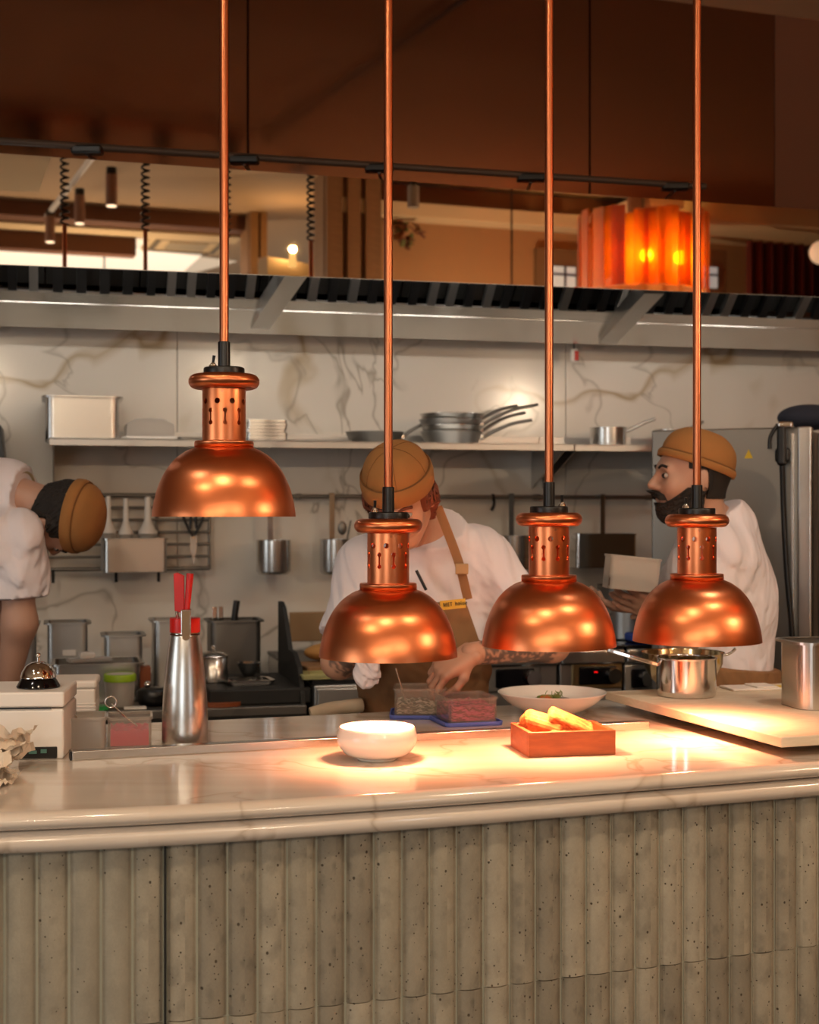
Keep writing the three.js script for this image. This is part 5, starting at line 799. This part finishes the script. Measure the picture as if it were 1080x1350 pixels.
// ---- the cook bending at the wall side
{
  const T = 4.14, headC = P(80, 682, 4.06), hm = frame(headC, V3(0.86, -0.12, 0.18), V3(0.10, -0.86, -0.30));
  const neckB = P(18, 672, T), shN = P(20, 712, T - 0.16), shF = P(28, 690, T + 0.2), chest = P(-62, 722, T + 0.02), waist = P(-150, 830, T - 0.14), hip = P(-190, 900, T - 0.26);
  const p = person('cook in brown cap and white shirt bending low over the prep counter', V3(hip.x, 0, hip.z));
  const tone = [0.44, 0.25, 0.175], { skin: head, m } = headParts(p, hm, p.position, M.hairDark, tone);
  beanie(p, m, 0.10, { cuff: 0.026, height: 0.085, y: 0.044, knit: true });
  const elN = P(26, 822, T - 0.16), wrN = P(10, 905, T - 0.10), elF = P(-6, 815, T + 0.2), wrF = P(-2, 900, T + 0.12);
  const torso = uni([cap(neckB, chest, 0.075, 0.13), ell(chest, [0.16, 0.13, 0.17]), cap(chest, waist, 0.13, 0.12), cap(shN, shF, 0.065), ell(waist, [0.14, 0.14, 0.16]), ell(hip, [0.13, 0.14, 0.16])], 0.09);
  const arms = [cap(shN, elN, 0.052, 0.044), cap(elN, wrN, 0.046, 0.03), cap(shF, elF, 0.052, 0.044), cap(elF, wrF, 0.046, 0.03)], neck = cap(V3(0, -0.08, -0.03).applyMatrix4(hm), neckB, 0.055, 0.062);
  const bodyF = uni([torso, neck, ...arms], 0.03), [lo, hi] = bounds([shN, shF, hip, elN, elF, wrN, wrF, neckB, chest], 0.17);
  const hN = handGeo([0.4, 0.4, 0.35, 0.3], [[0.048, 0.045, 0.018], [0.056, 0.07, 0.03], [0.05, 0.095, 0.035]]).applyMatrix4(frame(wrN, V3(0.15, -0.9, -0.3), V3(0.9, 0.1, 0.1))), hF = handGeo([0.4, 0.4, 0.35, 0.3], [[0.048, 0.045, 0.018], [0.056, 0.07, 0.03], [0.05, 0.095, 0.035]]).applyMatrix4(frame(wrF, V3(0.15, -0.9, -0.3), V3(0.9, 0.1, 0.1)));
  part('body', joinSkin([tinted(nets(bodyF, lo, hi, 0.010), () => tone), head, tinted(hN, () => tone), tinted(hF, () => tone)]).translate(-p.position.x, -p.position.y, -p.position.z), M.skin, p);
  const cN = half(mid(shN, elN, 0.70), elN.clone().sub(shN)), cF = half(mid(shF, elF, 0.72), elF.clone().sub(shF)), sN = cap(shN, elN, 0.085, 0.080), sF = cap(shF, elF, 0.08, 0.075), tor = uni([torso, cap(V3(0, -0.21, -0.055).applyMatrix4(hm), V3(0, -0.10, -0.035).applyMatrix4(hm), 0.08, 0.07)], 0.05), col = half(V3(0, -0.115, -0.035).applyMatrix4(hm), V3(0.92, -0.1, 0.15));
  dress('shirt', (x, y, z) => { const f = folds(x, y, z, 641, 0.034); let d = smin(Math.max(tor(x, y, z) - 0.02 + f * 0.7, col(x, y, z)), Math.max(sN(x, y, z) + f, cN(x, y, z)), 0.04); d = smin(d, Math.max(sF(x, y, z) + f, cF(x, y, z)), 0.05); return Math.max(d, hip.y - 0.06 - y); }, lo, hi, 0.010, M.shirt, p, 'white short sleeved chef shirt');
  part('hair', nets((x, y, z) => Math.max(headField(x, y, z) - 0.007 + (fbm(x * 30 + 5, y * 30 + z * 30 + 5, 8, 2, 79) - 0.5) * 0.006, y - 0.06, z - 0.035, -0.07 - y - z * 0.3, z > -0.03 && y < -0.0 ? 0.1 : -1), [-0.1, -0.09, -0.13], [0.1, 0.07, 0.06], 0.005).applyMatrix4(m), M.hairDark, p);
  part('neck_strap', new THREE.TorusGeometry(0.080, 0.010, 8, 40).rotateX(Math.PI / 2).scale(1, 1.2, 1).translate(0, -0.128, -0.036).applyMatrix4(m), std(0x9a8b6c, 0.8), p);
  const hs = V3(0, 0.045, -0.10).applyMatrix4(m), ha = V3(0.05, 0.05, -0.085).applyMatrix4(m), hb = V3(-0.05, 0.045, -0.09).applyMatrix4(m); part('cap_strap', tube([ha, hs, hb], 0.006, 12, 6), std(0xb08a56, 0.8), p);
  legs(p, hip, 0.2, V3(hip.x, 0, hip.z), 0.9);
}

// ---------------------------------------------------------------- the dining room behind the camera, seen in the mirrors
const mscale = (px, d) => px * d / F;
function hthing(name, label, cat, px, py, d, group, W = WM) { return thing(name, label, cat, mirrored(px, py, d, W), HALL, group); }
// local z of these groups: positive = away from the mirror
{ // stepped bulkhead across the hall
  const y = (py, d) => EYE - (py - 675) / F * d, [u0, w0] = hallUW(P(150, 280, 10.0)), wr = 2 * WM - w0;
  const t = thing('bulkhead', 'stepped brown and cream ceiling bulkhead across the dining room', 'bulkhead', hall(0, 0, wr), HALL);
  const b = (y0, y1, z0, z1, mat, name, L = 8, c = -1.75) => part(name, box(L, y1 - y0, z1 - z0, c, (y0 + y1) / 2, (z0 + z1) / 2), mat, t);
  b(y(292, 10), CEIL - 0.002, 0, 0.2, M.plasterBrown, 'upper_fascia'); b(y(303, 10.2), y(292, 10.2), 0.2, 0.45, M.cream, 'cream_cove'); b(y(330, 10.3), y(304, 10.3), 0.45, 0.6, M.plasterBrown, 'lower_fascia', 7.26, -2.12); b(y(301, 10.5), y(293, 10.5), 0.3, 0.44, M.cream, 'soffit');
}
{ // beam with spot track
  const a = mirrored(45, 262, 8.4), t = thing('ceiling_beam', 'pale ceiling beam carrying a white spotlight track', 'beam', V3(a.x, CEIL, a.z), HALL);
  part('beam', box(0.3, 0.24, 2.6, -0.12, -0.12, -1.2), M.cream, t);
  const q = (px, py, d) => mirrored(px, py, d), p0 = q(125, 210, 7.6), p1 = q(62, 290, 9.6), tr = thing('spotlight_track', 'white ceiling track with hanging cylinder spotlights', 'track', p0); part('track', rod([0, 0.03, 0], p1.clone().sub(p0).add(V3(0, 0.03, 0)), 0.018), M.white, tr);
  for (const [px, py, d, l] of [[147, 222, 7.8, 'tan cylinder spotlight at the near end of the ceiling track'], [105, 250, 8.6, 'tan cylinder spotlight in the middle of the ceiling track'], [66, 278, 9.4, 'tan cylinder spotlight at the far end of the ceiling track']]) {
    const s = thing('cylinder_spotlight', l, 'spotlight', q(px, py, d), 0, 'cylinder spotlights'); part('mount', cyl(0.028, 0.03, 0.05, 0, -0.02, 0, 16), M.black, s); part('cylinder', cyl(0.032, 0.032, 0.17, 0, -0.12, 0, 20), std(0x9a705a, 0.6), s); part('lens', cyl(0.027, 0.027, 0.004, 0, -0.206, 0, 16), new THREE.MeshStandardMaterial({ color: 0xffffff, emissive: WARM, emissiveIntensity: 3 }), s);
  }
  const e = thing('cylinder_spotlight', 'grey cylinder spotlight on the pale ceiling panel', 'spotlight', q(545, 240, 8.6), 0); part('mount', cyl(0.02, 0.02, 0.05, 0, 0, 0, 14), M.black, e); part('cylinder', cyl(0.035, 0.035, 0.13, 0, -0.09, 0, 20), std(0x8d8478, 0.6), e);
}
{ // ceiling cassette
  const t = hthing('ceiling_cassette', 'white ceiling air conditioner with slotted vents', 'air conditioner', 245, 322, 10.95); part('panel', box(0.6, 0.03, 0.6), M.cream, t); part('grille', box(0.3, 0.01, 0.3, 0, -0.018, 0), std(0xa99a80, 0.7), t); for (const [x, z, w, d] of [[0, 0.24, 0.44, 0.04], [0, -0.24, 0.44, 0.04], [0.24, 0, 0.04, 0.44], [-0.24, 0, 0.04, 0.44]]) part('vent', box(w, 0.012, d, x, -0.018, z), std(0x6d6150, 0.7), t);
}
{ // timber columns
  const col = (px0, px1, py, d, label, n) => {
    const w = mscale(px1 - px0, d), c = hthing('timber_column', label, 'column', (px0 + px1) / 2, 675, d, 'timber columns'); c.position.y = 0; const h = Math.min(CEIL - 0.002, EYE + (675 - py) / F * d);
    part('core', uvm(box(w * 0.96, h, 0.25, 0, h / 2, 0.16)), M.woodPanel, c); for (let k = 0; k < n; k++) part('plank', uvm(box(w / n * (k === 1 ? 0.66 : 0.8), h, 0.04, -w / 2 + (k + 0.5) * w / n, h / 2, -0.0)), M.woodPanel, c);
  };
  col(426, 506, 225, 9.0, 'wide timber column of vertical planks beside the pale wall', 3); col(328, 354, 265, 10.2, 'narrow timber column beside the slanted pale wall', 2);
  const w = hthing('wall_partition', 'pale limewashed partition wall between the timber columns', 'partition', 390, 675, 10.0); w.position.y = 0; w.rotation.y = HALL - 0.5; w.userData.kind = 'structure'; delete w.userData.category; part('panel', box(0.62, 3.3, 0.1, 0, 1.65, 0), std(0xb8a285, 0.85), w);
  const s = hthing('wall_sconce', 'small amber wall sconce on the pale partition', 'sconce', 386, 352, 9.8); part('glow_shade', lathe([[0, 0], [0.03, 0], [0.02, 0.1], [0, 0.1]], 20), new THREE.MeshStandardMaterial({ color: 0xffe0a0, emissive: lin(1, 0.62, 0.2), emissiveIntensity: 1.2 }), s);
  const l = new THREE.PointLight(lin(1, 0.62, 0.25), 0.5); l.position.copy(s.position).add(V3(0, 0.12, 0)); addLight(l);
}
{ // far wall of the hall with cornice, pictures, curtain
  const y = (py, d) => EYE - (py - 675) / F * d, d = 9.75, c = mirrored(780, 340, d);
  const t = thing('wall_dining', 'tan dining room wall with cream cornice', null, V3(c.x, 0, c.z), HALL, null, 'structure');
  part('panel', box(6.4, y(268, d), 0.1, 1.3, y(268, d) / 2, 0.06), std(0xa87c52, 0.85), t); part('brown_frieze', box(6.4, mscale(26, d), 0.14, 1.3, y(278, d), 0.02), M.plasterBrown, t); part('cream_cornice', box(6.4, mscale(17, d), 0.26, 1.3, y(301, d), -0.05), M.cream, t);
  for (const [px, label] of [[556, 'small framed bright window beside the timber column'], [738, 'small framed bright window next to the amber chandelier'], [925, 'small framed bright window beyond the amber chandelier']]) {
    const f = thing('framed_window', label, 'window', mirrored(px, 372, d - 0.1), HALL, 'small framed windows'); part('frame', box(0.36, 0.44, 0.05), std(0x7a5a3a, 0.7), f); part('window_pane', box(0.2, 0.14, 0.02, 0, 0.03, -0.03), new THREE.MeshStandardMaterial({ color: 0xcfd8d4, emissive: DAY, emissiveIntensity: 0.35 }), f); part('glazing_bar', join(box(0.012, 0.14, 0.012, 0.02, 0.03, -0.045), box(0.2, 0.012, 0.012, 0, 0.045, -0.045)), M.darkWood, f);
  }
  const cu = thing('curtain', 'dark red pleated curtain hanging beside the cream cornice', 'curtain', mirrored(1046, 675, d - 0.3), HALL); cu.position.y = 0; const pts = []; for (let i = 0; i <= 60; i++) pts.push([-0.36 + i * 0.72 / 60, 0.03 * Math.sin(i * 0.95)]); for (let i = 60; i >= 0; i--) pts.push([-0.36 + i * 0.72 / 60, 0.03 * Math.sin(i * 0.95) + 0.006]);
  part('cloth', extrude(pts, y(322, d - 0.3) - 0.02).rotateX(-Math.PI / 2).translate(0, 0.02, 0), std(0x4a1208, 0.9), cu);
  const g = hthing('globe_lamp', 'white globe lamp beside the dark red curtain', 'lamp', 1083, 333, 9.0); part('globe', sph(0.075, 0, 0, 0, 24), new THREE.MeshStandardMaterial({ color: 0xfff0dc, emissive: WARM, emissiveIntensity: 0.5 }), g); part('stem', rod([0, 0.07, 0], [0, CEIL - g.position.y, 0], 0.006), M.black, g);
  const b = thing('ceiling_beam', 'deep cream ceiling beam over the curtain', 'beam', mirrored(980, 285, 9.3), HALL); part('beam', box(1.9, 0.14, 0.5, 0.2, 0.02, 0.2), M.cream, b); part('end_block', box(0.24, 0.12, 0.3, -0.7, 0.02, -0.1), M.plasterBrown, b);
  const bp = hthing('hanging_plant', 'trailing leafy plant on the timber column', 'plant', 534, 308, 9.2); const lm = std(0x5c5a2a, 0.8), rm = std(0x6a3a24, 0.8); for (let i = 0; i < 34; i++) part('leaf', new THREE.SphereGeometry(1, 7, 5).scale(0.035, 0.006, 0.018).rotateZ(rr(-1, 1)).rotateY(rr(0, 6)).translate(rr(-0.06, 0.10), rr(-0.08, 0.08), rr(-0.08, 0.08)), rnd() < 0.5 ? lm : rm, bp); part('stem', tube([[-0.04, -0.02, 0], [0.02, 0.05, 0], [0.09, 0, 0]], 0.005, 12, 5), rm, bp);
}
{ // amber glass chandelier
  const d = 8.6, t = hthing('amber_chandelier', 'large drum chandelier of overlapping amber glass strips, lit inside', 'chandelier', 848, 383, d), R = mscale(84, d), H = mscale(98, d), y0 = -0.02;
  const gm = [lin(0.78, 0.34, 0.04), lin(0.66, 0.25, 0.025), lin(0.84, 0.44, 0.06)].map((c) => phy(c, 0.5, 0, { transmission: 0.88, thickness: 0, bumpMap: fineNoise, bumpScale: 0.004 }));
  const n = 36; for (let k = 0; k < n; k++) { const a = k / n * Math.PI * 2, r = R - (k % 2) * 0.03, h = H * rr(0.93, 1.08), g = part('glass_strip', rbox(0.088, h, 0.012, 0.003, 0, h / 2, 0, 1), gm[k % 3], t); g.position.set(r * Math.cos(a), y0, r * Math.sin(a)); g.rotation.y = -a + Math.PI / 2; }
  part('ring', new THREE.TorusGeometry(R - 0.05, 0.012, 8, 48).rotateX(Math.PI / 2).translate(0, H * 0.84, 0), M.darkWood, t); part('stem', rod([0, H * 0.84, 0], [0, CEIL - t.position.y, 0], 0.01), M.darkWood, t);
  for (let k = 0; k < 3; k++) part('spoke', rod([0, H * 0.84, 0], [(R - 0.05) * Math.cos(k * 2.09), H * 0.84, (R - 0.05) * Math.sin(k * 2.09)], 0.008), M.darkWood, t);
  for (const px of [820, 868]) {
    const x = mscale(px - 848, d), z = -R * 0.74; const b = part('bulb', sph(0.042, x, mscale(383 - 349, d), z, 16), new THREE.MeshStandardMaterial({ color: 0xffd080, emissive: lin(1, 0.60, 0.18), emissiveIntensity: 70 }), t); part('holder', rod([x, mscale(383 - 349, d) + 0.03, z], [x * 0.6, H * 0.84, z * 0.6], 0.01), M.darkWood, b);
    const l = new THREE.PointLight(lin(1, 0.60, 0.2), LEVEL.pendant * 0.5); l.position.copy(t.position).add(V3(x, mscale(383 - 349, d), z).applyAxisAngle(V3(0, 1, 0), HALL)); addLight(l);
  }
}
{ // conduit and sensor on the ceiling, seen in the bronze mirror
  const q = (px, py) => { const d = (CEIL - 0.03 - EYE) * F / (675 - py); return mirrored(px, py, d, WB); }, a = q(352, 182), b = q(640, -20), t = thing('ceiling_conduit', 'thin ceiling conduit ending in a small white sensor', 'conduit', a);
  part('pipe', rod([0, 0, 0], b.clone().sub(a), 0.012), std(0x5a3a2a, 0.6), t); part('sensor', lathe([[0, -0.05], [0.02, -0.048], [0.035, -0.02], [0.04, 0.03], [0, 0.03]], 24), M.cream, t);
}

// ---------------------------------------------------------------- ceiling downlights over the guests' side and the kitchen, windows
const lampMat = (c, k) => new THREE.MeshStandardMaterial({ color: 0xffffff, emissive: c, emissiveIntensity: k });
function downlight(u, w, to, cd, color, angle, label, pen = 0.6) {
  const p = hall(u, CEIL - 0.10, w), t = thing('ceiling_spotlight', label, 'spotlight', p, 0, 'ceiling spotlights'), dir = to.clone().sub(p).normalize();
  part('housing', new THREE.CylinderGeometry(0.05, 0.05, 0.10, 24, 1, true).translate(0, 0.05, 0), M.black, t); part('back_plate', cyl(0.05, 0.05, 0.004, 0, 0.098, 0, 24), M.black, t); part('lens_light', cyl(0.044, 0.044, 0.006, 0, 0.02, 0, 24), lampMat(color, 6), t);
  spot(p.clone().add(V3(0, -0.004, 0)), to, color, cd, angle, pen, 4);
}
const S1 = 'black ceiling spotlight aimed at the serving counter', S2 = 'black ceiling spotlight aimed at the cooks';
downlight(-1.5, 0.95, V3(-0.6, 0.9, -2.7), LEVEL.track, WARM, 0.7, S1 + ' by the siphon'); downlight(0.1, 0.9, V3(0.1, 0.9, -2.8), LEVEL.track, WARM, 0.7, S1 + ' by the bowl'); downlight(2.1, 0.95, V3(1.0, 0.9, -3.1), LEVEL.track, WARM, 0.7, S1 + ' by the chopping board');
downlight(-1.1, 2.15, V3(-1.1, 1.2, -4.1), LEVEL.cooks, COOL, 0.6, S2 + ' by the wire rack'); downlight(0.5, 2.15, V3(0.1, 1.2, -3.9), LEVEL.cooks, COOL, 0.6, S2 + ' behind the bowl'); downlight(2.2, 2.15, V3(0.9, 1.2, -4.2), LEVEL.cooks, COOL, 0.6, S2 + ' by the oven');
// added soft fill lights on the dining ceiling, tucked behind the bulkhead
for (const [u, w, l] of [[-3.2, -3.6, 'added fill light panel on the dining ceiling beside the street window'], [0.5, -3.6, 'added fill light panel on the dining ceiling beside the timber columns']]) {
  const p = hall(u, CEIL - 0.02, w), t = thing('added_fill_panel_light', l, 'ceiling light', p, HALL, 'added fill light panels'); part('fill_panel_light', rbox(3.4, 0.03, 2.6, 0.008, 0, 0, 0), lampMat(SOFT, 0.6), t); area(p.clone().add(V3(0, -0.02, 0)), p.clone().add(V3(0, -1, 0)), 3.4, 2.6, SOFT, LEVEL.dining);
}
for (const [u, w, y, l] of [[-2.8, -1.9, 2.75, 'added warm globe pendant brightening the ceiling by the side window'], [-0.8, -2.0, 2.75, 'added warm globe pendant brightening the middle of the dining ceiling'], [1.3, -1.9, 2.75, 'added warm globe pendant brightening the ceiling by the timber columns'], [3.4, 0.9, 2.35, 'added warm globe pendant brightening the tan dining wall']]) {  // added lamps, out of view, that brighten the mirrored ceiling and dining wall
  const p = hall(u, y, w), t = thing('added_pendant_lamp', l, 'lamp', p, 0, 'added globe pendants'); part('globe_light', sph(0.06, 0, 0, 0, 24), lampMat(WARM, 2.5), t); part('stem', rod([0, 0.055, 0], [0, CEIL - p.y, 0], 0.006), M.black, t);
  const g = new THREE.PointLight(WARM, LEVEL.globe); g.position.copy(p); g.shadow.radius = 2.5; addLight(g);
}
// street windows at the dining end
[[-4.2, WFAR + 0.03, 2.2, 0], [4.6, WFAR + 0.03, 2.2, 0], [U0 + 0.03, 0.9, 2.6, 1]].forEach(([u, v, w, side], i) => {
  const p = hall(u, 1.55, v), t = thing('window_' + (i + 1), side ? 'tall street window in the side wall beside the counter' : 'tall street window at the end of the dining room', null, p, HALL + (side ? Math.PI / 2 : 0), null, 'structure');
  part('frame', join(box(w + 0.1, 0.06, 0.08, 0, 1.13, 0), box(w + 0.1, 0.06, 0.08, 0, -1.13, 0), box(0.06, 2.2, 0.08, -w / 2, 0, 0), box(0.06, 2.2, 0.08, w / 2, 0, 0), box(0.05, 2.2, 0.06, 0, 0, 0)), M.darkWood, t); part('window_pane', box(w, 2.2, 0.01, 0, 0, 0), lampMat(DAY, 1.4), t);
  const into = side ? hall(1, 0, 0) : hall(0, 0, 1); area(p.clone().addScaledVector(into, 0.03), p.clone().add(into), w, 2.2, DAY, LEVEL.day * (side ? 0.55 : 1));
});

renderer.render(scene, camera);
